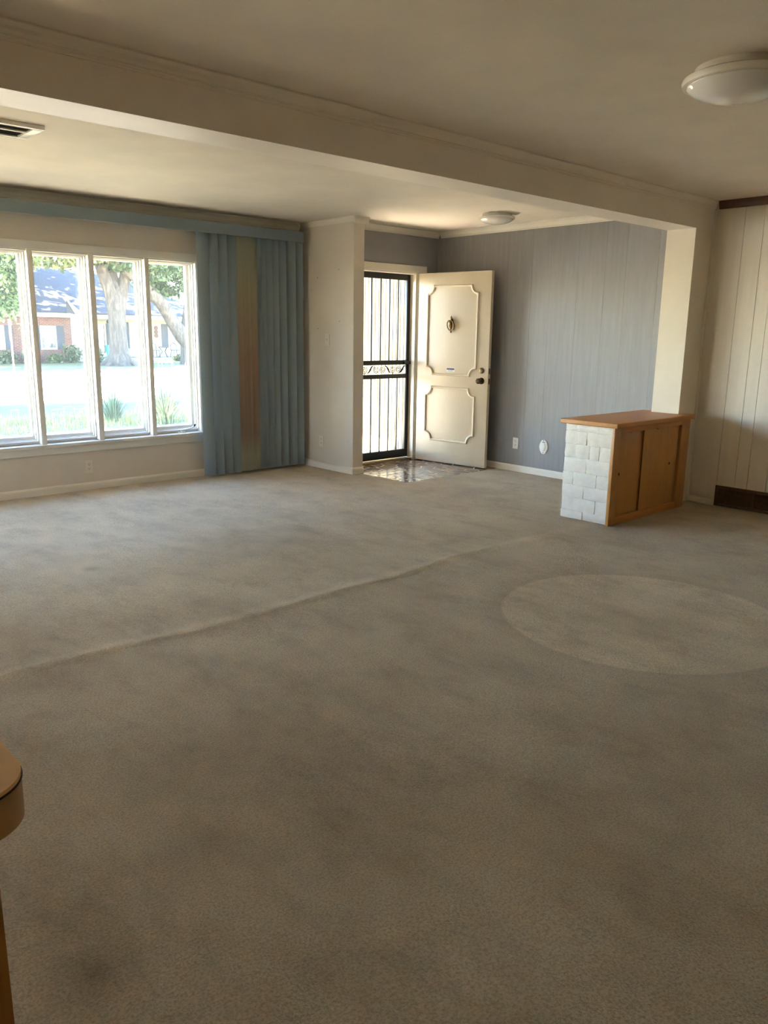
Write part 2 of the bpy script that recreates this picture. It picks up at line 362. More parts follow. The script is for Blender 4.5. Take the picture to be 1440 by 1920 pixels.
# entry tiles: irregular flagstones cut from a jittered grid (Voronoi cells)
ef = struct(thing('entry_floor', 'glossy brown flagstone tiled floor just inside the front door', 'floor'), None, None)
EX0, EX1, EY0, EY1 = XS2 - 0.035, XG, 5.31, YE + 0.14
box('grout_bed', (EX0, EX1, EY0, EY1, -0.02, 0.0016), 'grout', ef)
pts = []
gx, gy = 10, 8
for j in range(-1, gy + 1):
    for i in range(-1, gx + 1):
        pts.append((EX0 + (i + 0.5 + (0.5 if j % 2 else 0) + random.uniform(-.28, .28)) * (EX1 - EX0) / gx, EY0 + (j + 0.5 + random.uniform(-.28, .28)) * (EY1 - EY0) / gy))
def clip(poly, px, py, nx, ny):
    out = []
    for k in range(len(poly)):
        a, b = poly[k], poly[(k + 1) % len(poly)]
        da = (a[0] - px) * nx + (a[1] - py) * ny; db = (b[0] - px) * nx + (b[1] - py) * ny
        if da <= 0: out.append(a)
        if da * db < 0:
            t = da / (da - db); out.append((a[0] + (b[0] - a[0]) * t, a[1] + (b[1] - a[1]) * t))
    return out
for k, p in enumerate(pts):
    poly = [(EX0, EY0), (EX1, EY0), (EX1, EY1), (EX0, EY1)]
    for q in pts:
        if q is p: continue
        dx, dy = q[0] - p[0], q[1] - p[1]; L = math.hypot(dx, dy)
        if L > 0.6 or not poly: continue
        g = 0.0075
        poly = clip(poly, (p[0] + q[0]) / 2 - dx / L * g, (p[1] + q[1]) / 2 - dy / L * g, dx / L, dy / L)
    if len(poly) < 3: continue
    A = abs(sum(poly[i][0] * poly[(i + 1) % len(poly)][1] - poly[(i + 1) % len(poly)][0] * poly[i][1] for i in range(len(poly)))) / 2
    if A < 0.0012: continue
    MB().prism(poly, -0.006, 0.0028 + random.uniform(0, 0.0006), 'z').build('stone_tile', MT['tile'], ef)

# ---------------------------------------------------------------- walls and ceiling
struct(box('ceiling', (XL - .1, XG + 0.1, YBK - .1, YW + 0.2, ZC, ZC + 0.14), 'ceil'), 'flat painted plaster ceiling over the whole room', 'ceiling')
struct(box('roof', (XL - 0.5, XG + 6, YBK - 0.6, YW + 0.75, ZC + 0.16, ZC + 0.3), 'roof'), 'shallow roof deck with eaves above the room', 'roof')
struct(box('added_porch_roof', (4.1, XG + 6, YW + 0.751, 9.4, ZC + 0.16, ZC + 0.3), 'roof'), 'unseen porch roof added to shade the entry siding', 'roof')  # unseen roof added to keep sun off the porch siding
struct(ring_wall('wall_window', XL - .1, XS, -0.3, ZC, WX0, WX1, WZ0, WZ1, YW, YW + 0.18, 'wall'), 'cream painted wall holding the wide picture window', 'wall')
struct(box('wall_partition', (XS, XS2, YS, YW + 0.18, -0.05, ZC), 'wall'), 'cream stub wall between the blinds and the entry', 'wall')
DX0, DX1, DZ1 = 5.285, 6.207, 2.02
def entry_wall():
    m = MB(); pr = [(XS2, -0.05), (DX0, -0.05), (DX0, DZ1), (DX1, DZ1), (DX1, -0.05), (XG + .09, -0.05), (XG + .09, ZC), (XS2, ZC)]
    return m.prism(pr, YE, YE + 0.16, 'y').build('wall_entry', MT['gray'])
struct(entry_wall(), 'dark grey wall around the front doorway', 'wall')
def left_wall():
    o = ring_wall('wall_left', YBK, YW, -0.3, ZC, 5.85, 6.3, WZ0, WZ1, 0, 0.12, 'wall'); me = o.data
    for q in me.vertices: q.co = (XL - 0.12 + q.co.y, q.co.x, q.co.z)
    me.flip_normals(); return o
struct(left_wall(), 'cream side wall holding the unseen window added for light', 'wall')
w2 = struct(thing('added_side_window', 'unseen side window added to bring more daylight into the room', 'window'), None, None)  # unseen opening added to brighten the interior with daylight
for y0, y1 in ((5.851, 6.299),):
    m_ = ring_wall('sash', y0 + .001, y1 - .001, WZ0 + .001, WZ1 - .001, y0 + .045, y1 - .045, WZ0 + .05, WZ1 - .05, 0.04, 0.09, 'wtrim'); m_.parent = w2
    for q in m_.data.vertices: q.co = (XL - 0.12 + q.co.y, q.co.x, q.co.z)
    MB().box(XL - .057, XL - .053, y0 + .04, y1 - .04, WZ0 + .045, WZ1 - .045).build('pane', MT['glass'], m_)
struct(box('wall_back', (XL - .1, XG + .1, YBK - .1, YBK, -0.05, ZC), 'darkpanel'), 'dark wood panelled wall behind the viewer', 'wall')
wr = struct(box('wall_right', (XG + 0.012, XG + 0.1, YBK, YE + 0.16, -0.05, ZC), 'slot'), 'long panelled wall, cream in the den and grey in the entry', 'wall')
def panels(edges, mat, gap):
    for a, b in zip(edges[:-1], edges[1:]):
        MB().box(XG, XG + 0.0118, a + gap / 2, b - gap / 2, -0.02, ZC).build('panel', MT[mat], wr, bev=0.0)
panels([YBK, -2.2, -1.8, -1.5, -1.1, -0.7, -0.4, 0, 0.31, 0.62, 0.92, 1.24, 1.45, 1.66, 1.9, 2.1, 2.23, 2.39, 2.55, 2.70, 2.80, 2.951, YB1], 'cpanel', 0.003)
panels([YB2, 3.66, 3.97, 4.18, 4.47, 4.78, 5.0, 5.3, 5.592, 5.9, YE], 'gray', 0.0012)
struct(box('wall_pier', (XC, XG, YB1, YB2, -0.02, ZBB), 'pier'), 'short cream wall return rising behind the wooden cabinet', 'wall')
struct(box('beam', (XL, XG, YB1, YB2, ZBB, ZC), 'beam'), 'wide cream ceiling beam crossing the room', 'beam')

# ---------------------------------------------------------------- mouldings
CROWN = [(0, 0), (0.034, 0), (0.034, -0.007), (0.030, -0.012), (0.023, -0.020), (0.017, -0.032), (0.014, -0.044), (0.014, -0.048), (0.009, -0.050), (0.009, -0.056), (0.005, -0.059), (0.005, -0.066), (0, -0.066)]
CROWN2 = [(0, 0), (0.055, 0), (0.055, -0.008), (0.048, -0.013), (0.034, -0.022), (0.022, -0.036), (0.016, -0.048), (0.016, -0.053), (0.008, -0.055), (0.008, -0.063), (0, -0.063)]
def crown_x(name, x0, x1, y, sgn, prof, mat, label, top=ZC):
    return struct(MB().prism([(y + sgn * d, top - 0.0005 + h) for d, h in prof], x0, x1, 'x').build(name, MT[mat]), label, 'moulding')
def crown_y(name, y0, y1, x, sgn, prof, mat, label, top=ZC):
    return struct(MB().prism([(x + sgn * d, top - 0.0005 + h) for d, h in prof], y0, y1, 'y').build(name, MT[mat]), label, 'moulding')
crown_x('trim_1', XL, XG - 0.012, YB1, -1, CROWN, 'beam', 'stepped cream crown moulding along the camera side of the beam')
crown_x('trim_2', XL, XG, YB2, 1, CROWN, 'beam', 'crown moulding along the far side of the beam')
crown_x('trim_3', XL, XS, YW, -1, CROWN, 'trim', 'crown moulding above the picture window and blue valance')
crown_y('trim_4', YS - 0.02, YW - 0.034, XS, -1, [(d * 0.6, h * 0.75) for d, h in CROWN], 'trim', 'thin crown moulding on the stub wall beside the blinds')
crown_x('trim_5', XS, XS2 + 0.05, YS, -1, [(d * 0.4, h) for d, h in CROWN2], 'trim', 'crown moulding return on the stub wall end')
crown_y('trim_6', YS, YE - 0.055, XS2, 1, CROWN2, 'trim', 'crown moulding on the entry side of the stub wall')
crown_x('trim_7', XS2, XG, YE, -1, CROWN2, 'trim', 'white crown moulding over the front door')
crown_y('trim_8', YB2 + 0.036, YE - 0.055, XG, -1, CROWN2, 'trim', 'white crown moulding along the grey wall')
crown_y('trim_9', YBK, YB1 - 0.036, XG, -1, [(0, 0), (0.03, 0), (0.03, -0.01), (0.02, -0.03), (0.014, -0.055), (0.008, -0.062), (0, -0.062)], 'darkwood', 'dark stained wooden crown moulding on the cream panelled wall')
# corner bead where pier meets panelled wall
struct(MB().prism([(XG, YB1), (XG - 0.016, YB1), (XG - 0.014, YB1 - 0.008), (XG - 0.008, YB1 - 0.014), (XG, YB1 - 0.016)], 0.0, ZC - 0.07, 'z').build('trim_10', MT['trim']), 'thin white corner strip where the pier meets the panelling', 'moulding')
BASE = [(0, 0), (0.016, 0), (0.016, 0.052), (0.012, 0.062), (0.006, 0.068), (0, 0.068)]
def base_x(name, x0, x1, y, label): return struct(MB().prism([(y - d, z) for d, z in BASE], x0, x1, 'x').build(name, MT['trim']), label, 'baseboard')
def base_y(name, y0, y1, x, sgn, label): return struct(MB().prism([(x + sgn * d, z) for d, z in BASE], y0, y1, 'y').build(name, MT['trim']), label, 'baseboard')
base_x('baseboard_window', XL, XS - 0.017, YW, 'white baseboard under the picture window')
base_y('baseboard_partition', YS - 0.016, YW, XS, -1, 'white baseboard along the stub wall beside the blinds')
base_x('baseboard_end', XS, XS2, YS, 'short white baseboard across the stub wall end')
base_y('baseboard_right', YB2 + 0.12, YE - 0.02, XG, -1, 'white baseboard along the grey entry wall')
struct(MB().prism([(XG - 0.014, 0.012), (XG, 0.012), (XG, 0.055), (XG - 0.010, 0.055), (XG - 0.014, 0.047)], 2.955, YB1 - 0.02, 'y').build('baseboard_panelled', MT['trim']), 'short damaged white baseboard piece beside the brown register', 'baseboard')
tag(MB().prism([(6.475, 3.10), (6.489, 3.095), (6.487, 2.965), (6.470, 2.96)], 0.004, 0.034, 'z').build('loose_trim_strip', MT['trim'], None, True, 0.002), 'loose broken strip of white trim lying beside the brown register', 'trim piece')

# ---------------------------------------------------------------- picture window
w1 = struct(thing('window_1', 'wide white picture window of tall casement panes with a crank', 'window'), None, None)
GY = YW + 0.14
def cas(name, b, bev=0.003, mat='wtrim'): return box(name, b, mat, w1, bev)
cas('head_casing', (WX0 - 0.06, WX1 + 0.005, YW - 0.012, YW, WZ1, WZ1 + 0.063))
cas('stool', (WX0 - 0.05, WX1 + 0.02, YW - 0.035, YW - 0.0005, WZ0 - 0.024, WZ0 + 0.003), 0.005)
cas('apron', (WX0 - 0.05, WX1 + 0.015, YW - 0.014, YW, WZ0 - 0.0855, WZ0 - 0.0245))
cas('side_casing', (WX1 + 0.0005, WX1 + 0.055, YW - 0.012, YW - 0.0005, WZ0 + 0.001, WZ1 + 0.063))
cas('jamb', (WX1 - 0.02, WX1 - 0.0005, YW + 0.001, YW + 0.175, WZ0 + .001, WZ1 - .001)); cas('jamb', (WX0 + .0005, WX0 + 0.02, YW + 0.001, YW + 0.175, WZ0 + .001, WZ1 - .001))
cas('head_jamb', (WX0 + .02, WX1 - .02, YW + 0.001, YW + 0.175, WZ1 - 0.015, WZ1 - 0.0005))
cas('sill_board', (WX0 + .0205, WX1 - .0205, YW + 0.0005, YW + 0.178, WZ0 + 0.0005, WZ0 + 0.003), 0)
cas('sill_step', (WX0 + .0205, WX1 - .0205, YW + 0.062, YW + 0.178, WZ0 + 0.0032, WZ0 + 0.022), 0.002)
mull = [(0.350, 0.392), (0.850, 0.892), (1.350, 1.392), (1.845, 1.888), (2.346, 2.390), (2.844, 2.891), (3.349, 3.390)]
for a, b in mull:
    cas('mullion', (a, b, YW - 0.010, YW + 0.15, WZ0 + 0.0035, WZ1 - 0.0005))
bays = []
e = [WX0 + 0.02] + [x for ab in mull for x in ab] + [WX1 - 0.02]
for k in range(0, len(e), 2): bays.append((e[k], e[k + 1]))
for k, (a, b) in enumerate(bays):
    # stop beads (stepped profile) and casement sash, each a frame of four rails around the pane
    for nm, y0, y1, t in (('stop_bead', YW + 0.045, YW + 0.062, 0.010), ('stop_bead', YW + 0.085, YW + 0.098, 0.016)):
        ring = ring_wall(nm, a + .0005, b - .0005, WZ0 + 0.0225, WZ1 - 0.0155, a + t, b - t, WZ0 + 0.0225 + t, WZ1 - 0.0155 - t, y0, y1, 'wtrim'); ring.parent = w1
    t = 0.028 if k < len(bays) - 1 else 0.036
    s = ring_wall('sash', a + .001, b - .001, WZ0 + 0.023, WZ1 - 0.016, a + t, b - t, WZ0 + 0.064, WZ1 - 0.036, GY - 0.018, GY + 0.022, 'wtrim'); s.parent = w1
    g = MB().box(a + t - 0.006, b - t + 0.006, GY - 0.002, GY + 0.002, WZ0 + 0.058, WZ1 - 0.030).build('pane', MT['glass'], s)
ch = MB().tube([(3.66, YW + 0.03, WZ0 + 0.004), (3.66, YW + 0.025, WZ0 + 0.028), (3.69, YW + 0.02, WZ0 + 0.034), (3.76, YW + 0.012, WZ0 + 0.046), (3.785, YW + 0.008, WZ0 + 0.062)], [0.012, 0.010, 0.007, 0.006, 0.007], 8).build('crank_handle', MT['rim'], w1, True)
MB().lathe([(0.006, 0), (0.009, 0.004), (0.009, 0.02), (0.005, 0.026)], (3.783, YW + 0.008, WZ0 + 0.058), 12, (0.4, -0.1, 0.9)).build('crank_knob', MT['slot'], ch, True)
box('crank_base', (3.62, 3.70, YW + 0.012, YW + 0.05, WZ0 + 0.0005, WZ0 + 0.014), 'rim', ch, 0.004)

# ---------------------------------------------------------------- vertical blinds
vb = thing('vertical_blinds', 'faded blue vertical blinds with a long valance beside the picture window', 'blinds')
vm = MB().prism([(6.62, 2.246), (6.632, 2.246), (6.632, 2.333), (YW - 0.002, 2.333), (YW - 0.002, 2.345), (6.62, 2.345)], -1.0, 4.935, 'x').build('valance', MT['slat'], vb, bev=0.002)
box('valance_return', (4.936, 4.946, 6.62, YW - 0.001, 2.246, 2.345), 'slat', vb, 0.002)
box('head_rail', (-0.95, 4.92, 6.685, 6.735, 2.28, 2.325), 'wplastic', vb, 0.004)
def slat(xc, ang, wid=0.092, z0=0.022, mat='slat', y=6.708, tilt=0.0):
    n = 6; prof = []
    for k in range(n + 1):
        u = (k / n - 0.5); prof.append((u * wid, 0.011 * (1 - (2 * u) ** 2)))
    th = 0.0016; poly = prof + [(a, b - th) for a, b in prof[::-1]]
    ca, sa = math.cos(ang), math.sin(ang)
    top = [(xc + a * ca + b * sa, y + a * sa - b * ca) for a, b in poly]
    m = MB(); nn = len(poly); z1 = 2.285
    v = [(p[0], p[1], z0) for p in top] + [(p[0] + tilt, p[1], z1) for p in top]
    f = [tuple(range(nn))[::-1], tuple(range(nn, 2 * nn))] + [(i, (i + 1) % nn, nn + (i + 1) % nn, nn + i) for i in range(nn)]
    return m.add(v, f).build('slat', MT[mat], vb, True)
def ux(u): return 3.809 + (u - 385.6) * 0.00634
for u0, u1 in ((385, 401.5), (400, 416.5), (415, 431.5), (430, 447)):
    slat((ux(u0) + ux(u1)) / 2 + 0.003, math.radians(-22), 0.112, 0.02, y=6.70)
for k in range(15):
    slat(ux(447.5 + k * 2.35) + 0.0, math.radians(-48 + random.uniform(-9, 9)), 0.09, 0.024 + random.uniform(0, 0.004), 'slatst' if k < 14 else 'slat', y=6.712 + random.uniform(-.005, .005))
for u0, u1 in ((479, 486), (484, 497.5), (496, 509), (508, 520), (518.6, 538), (536.5, 554), (552, 565.5)):
    slat((ux(u0) + ux(u1)) / 2 + 0.012, math.radians(-20 if u0 < 530 else -26), 0.112, 0.026, y=6.716 - (u0 - 479) * 0.0003)
box('wand', (4.985, 4.993, 6.79, 6.798, 1.72, 1.80), 'wplastic', vb, 0.002)
cl = thing('cord_cleat', 'small white blind cord cleat high on the stub wall', 'cleat')
box('plate', (XS - 0.008, XS - 0.0005, 6.765, 6.785, 1.70, 1.83), 'wplastic', cl, 0.003); MB().lathe([(0.008, 0), (0.012, 0.01), (0.008, 0.02)], (XS - 0.006, 6.775, 1.80), 12, (-1, 0, 0)).build('hook', MT['wplastic'], cl, True)
tag(MB().lathe([(0.004, 0), (0.010, 0.004), (0.008, 0.012)], (XS, 6.775, 0.803), 12, (-1, 0, 0)).build('cord_anchor', MT['wplastic'], None, True), 'tiny white cord anchor low on the stub wall beside the blinds', 'anchor')

# ---------------------------------------------------------------- front door
dc = struct(thing('trim_11', 'white painted casing and jambs around the front doorway', 'door frame'), None, None)
box('casing', (DX0 - 0.09, 6.335, YE - 0.014, YE - 0.0005, DZ1 - 0.005, DZ1 + 0.066), 'trim', dc, 0.003)
box('casing', (DX0 - 0.09, DX0 + 0.004, YE - 0.014, YE - 0.0005, 0.0, DZ1 - 0.006), 'trim', dc, 0.003)
box('casing', (DX1 - 0.004, 6.30, YE - 0.014, YE - 0.0005, 0.0, DZ1 - 0.006), 'trim', dc, 0.003)
box('jamb', (DX1 - 0.022, DX1 - 0.0005, YE + 0.0005, YE + 0.16, 0, DZ1 - 0.001), 'trim', dc, 0.002)
box('jamb', (DX0 + .0005, DX0 + 0.02, YE + 0.0005, YE + 0.16, 0, DZ1 - 0.001), 'trim', dc, 0.002)
box('head', (DX0 + .02, DX1 - 0.022, YE + 0.0005, YE + 0.16, DZ1 - 0.02, DZ1 - 0.001), 'trim', dc, 0.002)
box('threshold', (DX0 + .02, DX1 - 0.022, YE + 0.01, YE + 0.20, 0.002, 0.022), 'nickel', dc, 0.004)
d1 = struct(thing('door_1', 'open white front door with scalloped moulding panels and a brass knocker', 'door'), None, None)
hx, hy, tx, ty = 6.207, 6.262, 6.329, 5.335
dl = math.hypot(tx - hx, ty - hy); da = math.atan2(ty - hy, tx - hx)
d1.location = (hx, hy, 0); d1.rotation_euler = (0, 0, da)
# local frame: x along leaf, visible face at y = 0 facing local -y ... wall side at +y
DW = 0.918
FY = 0.0  # face plane
sgn = -1 if True else 1
leaf = MB().box(0, DW, 0.0, 0.044, 0.012, 2.008).build('leaf', MT['doorwhite'], d1, True, 0.003)
def pan(z0, z1, x0, x1, r):
    pts = []
    def arc(cx, cz, a0, a1):
        for k in range(9):
            a = math.radians(a0 + (a1 - a0) * k / 8); pts.append((cx + r * math.cos(a), cz + r * math.sin(a)))
    arc(x0, z1, 0 - 0, -90)     # concave corner top/hinge side (centre on the corner)
    arc(x0, z0, 90, 0)
    arc(x1, z0, 180, 90)
    arc(x1, z1, 270, 180)
    return pts
def mould(pts, name):
    # sweep a small D profile round a closed outline in the door's x-z plane
    n = len(pts); m = MB(); prof = [(-0.012, 0), (-0.011, 0.008), (-0.004, 0.014), (0.004, 0.015), (0.010, 0.009), (0.012, 0)]
    v = []
    for i in range(n):
        p0, p1, p2 = Vector(pts[i - 1]), Vector(pts[i]), Vector(pts[(i + 1) % n])
        a = (p1 - p0); b = (p2 - p1)
        a = a.normalized() if a.length > 1e-6 else b.normalized(); b = b.normalized() if b.length > 1e-6 else a
        na, nb = Vector((a.y, -a.x)), Vector((b.y, -b.x)); nn = na + nb
        nn = nn.normalized() if nn.length > 1e-4 else na; sc = 1 / max(0.55, nn.dot(na))
        for o, h in prof: v.append((p1.x + nn.x * o * sc, -h, p1.y + nn.y * o * sc))
    k = len(prof); f = []
    for i in range(n):
        j = (i + 1) % n
        for q in range(k - 1): f.append((i * k + q, i * k + q + 1, j * k + q + 1, j * k + q))
        f.append((i * k + k - 1, i * k, j * k, j * k + k - 1))
    return m.add(v, f).build(name, MT['doorwhite'], d1, True)
mould(pan(0.961, 1.872, 0.134, 0.766, 0.080), 'panel_moulding'); mould(pan(0.256, 0.823, 0.126, 0.762, 0.082), 'panel_moulding')
kn = MB().lathe([(0.002, 0), (0.012, 0.004), (0.010, 0.014), (0.014, 0.02), (0.027, 0.045), (0.031, 0.065), (0.026, 0.09), (0.016, 0.102), (0.006, 0.106)], (0.447, -0.014, 1.420), 20, (0, 0, 1)).build('knocker', MT['brass'], d1, True)
rp = [(0.447 + 0.041 * math.sin(a) * (1 if True else 1), -0.03 - 0.006 * math.cos(a), 1.478 + 0.058 * math.cos(a) * (1.0 if math.cos(a) < 0 else 0.8)) for a in np.linspace(0.15, 2 * math.pi - 0.15, 26)]
MB().tube(rp, 0.0055, 8).build('ring', MT['brass'], kn, True)
MB().lathe([(0.004, 0), (0.009, 0.006), (0.006, 0.016), (0.011, 0.026), (0.008, 0.04), (0.002, 0.05)], (0.447, -0.016, 1.520), 14).build('finial', MT['brass'], kn, True)
MB().lathe([(0.002, 0), (0.008, 0.006), (0.011, 0.014), (0.006, 0.024)], (0.447, -0.016, 1.394), 14).build('striker', MT['brass'], kn, True)
MB().lathe([(0.014, 0), (0.016, 0.004), (0.010, 0.010), (0.008, 0.016)], (0.447, 0, 1.53), 14, (0, -1, 0)).build('rosette', MT['brass'], kn, True)
st = box('sticker', (0.394, 0.499, -0.0012, -0.0004, 0.992, 1.033), 'wplastic', d1)
box('printed_bar', (0.398, 0.496, -0.0018, -0.0012, 1.014, 1.030), 'ink', st)
box('printed_line', (0.415, 0.478, -0.0018, -0.0012, 1.001, 1.005), 'ink', st)
db = MB().lathe([(0.030, 0), (0.030, 0.006), (0.025, 0.014), (0.017, 0.020), (0.004, 0.020)], (0.842, 0, 1.021), 28, (0, -1, 0)).build('deadbolt', MT['nickel'], d1, True)
box('keyway', (0.8405, 0.8435, -0.0212, -0.0195, 1.012, 1.029), 'slot', db)
kb = MB().lathe([(0.034, 0), (0.034, 0.006), (0.024, 0.012), (0.013, 0.018), (0.012, 0.034), (0.022, 0.040), (0.029, 0.052), (0.029, 0.066), (0.022, 0.076), (0.008, 0.079)], (0.842, 0, 0.916), 28, (0, -1, 0)).build('door_knob', MT['knob'], d1, True)
MB().lathe([(0.009, 0), (0.009, 0.004), (0.004, 0.005)], (0.842, -0.078, 0.916), 16, (0, -1, 0)).build('keyhole', MT['brass'], kb, True)
box('latch_plate', (DW - 0.0005, DW + 0.001, 0.010, 0.034, 0.988, 1.045), 'knob', d1); box('latch_plate', (DW - 0.0005, DW + 0.001, 0.010, 0.034, 0.885, 0.943), 'knob', d1)
for z in (0.25, 1.0, 1.78): MB().lathe([(0.007, 0), (0.007, 0.09)], (-0.004, 0.048, z), 10).build('hinge', MT['nickel'], d1, True)
box('sweep', (0.01, DW - 0.01, 0.012, 0.040, 0.005, 0.0125), 'slot', d1)

# ---------------------------------------------------------------- black security door
d2 = struct(thing('door_2', 'black wrought iron security door with vertical bars and scrollwork', 'door'), None, None)
SY = 6.388; SX0, SX1 = DX0 + 0.022, DX1 - 0.024
def bar(name, b, bev=0.002): return box(name, b, 'black', d2, bev)
bar('stile', (SX1 - 0.045, SX1, SY - 0.018, SY + 0.018, 0.03, 1.998)); bar('stile', (SX0, SX0 + 0.045, SY - 0.018, SY + 0.018, 0.03, 1.998))
bar('top_rail', (SX0 + 0.045, SX1 - 0.045, SY - 0.018, SY + 0.018, 1.938, 1.998)); bar('bottom_rail', (SX0 + 0.045, SX1 - 0.045, SY - 0.018, SY + 0.018, 0.03, 0.118))
bar('middle_rail', (SX0 + 0.045, SX1 - 0.045, SY - 0.02, SY + 0.02, 1.050, 1.098)); bar('middle_rail', (SX0 + 0.045, SX1 - 0.045, SY - 0.02, SY + 0.02, 0.905, 0.950))
bar('latch', (SX1 - 0.09, SX1 + 0.02, SY - 0.045, SY - 0.0205, 1.055, 1.088), 0.005)
for x in (5.39, 5.516, 5.643, 5.771, 5.897, 6.023):
    bar('bar', (x - 0.0065, x + 0.0065, SY - 0.0065, SY + 0.0065, 1.098, 1.938), 0.001); bar('bar', (x - 0.0065, x + 0.0065, SY - 0.0065, SY + 0.0065, 0.118, 0.905), 0.001)
def spiral(cx, cz, flip, r=0.040):
    p = []
    for k in range(40):
        a = k / 39 * 4.2 * math.pi; rr = r * (1 - 0.80 * k / 39)
        p.append((cx + flip * rr * math.cos(a + 2.2), SY, cz + rr * math.sin(a + 2.2)))
    MB().tube(p, 0.0042, 6).build('scroll', MT['black'], d2, True)
for cx, fl in ((5.38, -1), (5.465, 1), (5.549, -1), (5.715, 1), (5.80, -1), (5.958, 1), (6.042, -1)): spiral(cx, 1.0, fl)
def leafbar(x, s): MB().tube([(x - 0.04 * s, SY, 0.962), (x - 0.02 * s, SY, 0.972), (x, SY, 1.0), (x + 0.02 * s, SY, 1.03), (x + 0.045 * s, SY, 1.043)], [0.003, 0.007, 0.010, 0.007, 0.003], 8).build('scroll_leaf', MT['black'], d2, True)
leafbar(5.63, 1); leafbar(5.888, -1); leafbar(6.10, 1)
for x in (5.549, 5.958): bar('scroll_pin', (x - 0.004, x + 0.004, SY - 0.004, SY + 0.004, 0.950, 0.966), 0)

# ---------------------------------------------------------------- divider cabinet
cb = thing('divider_cabinet', 'low wooden cabinet with white painted stone end and two sliding doors', 'cabinet')
KX0, KX1, KY0, KY1, KZ = 5.138, 6.210, 3.111, 3.553, 0.733
box('core', (KX0 + 0.017, KX1, KY0 + 0.036, KY1 - 0.02, 0.0, KZ), 'mortar', cb)
rows = [0, .075, .21, .355, .505, .64, .775, .915, 1.0]
jts = [[.236, .71], [.26, .47], [.24, .54, .74], [.48], [.225, .72], [.465], [.25, .73], [.47]]
for r_, js in enumerate(jts):
    zt, zb = KZ * (1 - rows[r_]), KZ * (1 - rows[r_ + 1]); ed = [0] + js + [1]
    for a, b in zip(ed[:-1], ed[1:]):
        y1 = KY1 - a * (KY1 - KY0 - 0.026); y0 = KY1 - b * (KY1 - KY0 - 0.026)
        pr = random.uniform(0, 0.008); g = 0.0012
        m = MB(); ny_, nz_ = 4, 3; v = []; f = []
        x_in = KX0 + 0.031; x_out = KX0 + 0.010 - pr
        for i in range(ny_ + 1):
            for j in range(nz_ + 1):
                yy = y0 + g + (y1 - y0 - 2 * g) * i / ny_ + random.uniform(-.002, .002); zz = max(0, zb + g + (zt - zb - 2 * g) * j / nz_ + random.uniform(-.002, .002))
                edge = i in (0, ny_) or j in (0, nz_)
                v.append((x_out + (0.006 if edge else 0) + random.uniform(-.0022, .0022), yy, zz))
        k0 = len(v)
        for i in range(ny_):
            for j in range(nz_):
                q = i * (nz_ + 1) + j; f.append((q, q + 1, q + nz_ + 2, q + nz_ + 1))
        bd = [i * (nz_ + 1) for i in range(ny_ + 1)] + [ny_ * (nz_ + 1) + j for j in range(1, nz_ + 1)] + [i * (nz_ + 1) + nz_ for i in range(ny_ - 1, -1, -1)] + [j for j in range(nz_ - 1, 0, -1)]
        for q in bd: v.append((x_in, v[q][1], v[q][2]))
        for q in range(len(bd)): f.append((bd[q], bd[(q + 1) % len(bd)], k0 + (q + 1) % len(bd), k0 + q))
        m.add(v, f).build('stone', MT['stone'], cb, True)
FX1 = 6.260; FY0, FY1 = KY0, KY0 + 0.026
ff = lambda nm, b, mat='oak': box(nm, b, mat, cb, 0.002)
ff('stile', (KX0 - 0.012, 5.211, FY0, FY1, 0.0, KZ)); ff('stile', (6.128, FX1, FY0, FY1, 0.0, KZ))
ff('top_rail', (5.2112, 6.1278, FY0, FY1, 0.692, KZ), 'oakh'); ff('bottom_rail', (5.2112, 6.1278, FY0, FY1, 0.0, 0.055), 'oakh')
dA = ff('sliding_door', (5.2115, 5.70, FY1 + 0.002, FY1 + 0.008, 0.05, 0.70), 'panelwood'); dB = ff('sliding_door', (5.566, 6.100, FY0 + 0.012, FY0 + 0.019, 0.0555, 0.6915), 'panelwood')
def hole(par, x, y, z): MB().lathe([(0.010, 0), (0.012, 0.001), (0.006, 0.0014)], (x, y, z), 16, (0, -1, 0)).build('finger_pull', MT['slot'], par, True)
hole(dA, 5.268, FY1 + 0.0021, 0.377); hole(dB, 5.99, FY0 + 0.0121, 0.39)
box('top_notch', (5.375, 5.41, FY1 - 0.001, FY1 + 0.001, 0.684, 0.6915), 'slot', cb); box('top_notch', (5.742, 5.775, FY0 + 0.009, FY0 + 0.0125, 0.685, 0.6915), 'slot', cb)
poly = [(5.119, 3.090), (6.30, 3.090), (6.30, YB1 - 0.004), (XC - 0.003, YB1 - 0.004), (XC - 0.003, YB2 + 0.004), (6.33, YB2 + 0.004), (6.33, 3.588), (5.119, 3.588)]
MB().prism(poly, KZ + 0.0005, KZ + 0.036, 'z').build('top', MT['oakh'], cb, True, 0.008, 3)

# ---------------------------------------------------------------- ceiling lamps, vent, register
def lamp(x, y, r, label):
    t = thing('ceiling_lamp', label, 'ceiling light', 'domed flush ceiling lamps')
    k = r / 0.23
    MB().lathe([(0.80 * r, 0), (0.80 * r, -0.028 * k), (0.74 * r, -0.034 * k)], (x, y, ZC - 0.0005), 48).build('base_ring', MT['rim'], t, True)
    MB().lathe([(0.70 * r, -0.034 * k), (0.93 * r, -0.034 * k), (0.985 * r, -0.040 * k), (r, -0.052 * k), (0.985 * r, -0.064 * k), (0.95 * r, -0.068 * k), (0.90 * r, -0.066 * k)], (x, y, ZC), 64).build('rim', MT['rim'], t, True)
    MB().lathe([(0.905 * r, -0.060 * k), (0.905 * r, -0.070 * k), (0.86 * r, -0.082 * k), (0.76 * r, -0.096 * k), (0.6 * r, -0.110 * k), (0.4 * r, -0.120 * k), (0.2 * r, -0.125 * k), (0.0, -0.1265 * k)], (x, y, ZC), 64).build('dome', MT['dome'], t, True)
lamp(3.40, 1.62, 0.225, 'large white domed ceiling lamp with enamel rim above the den')
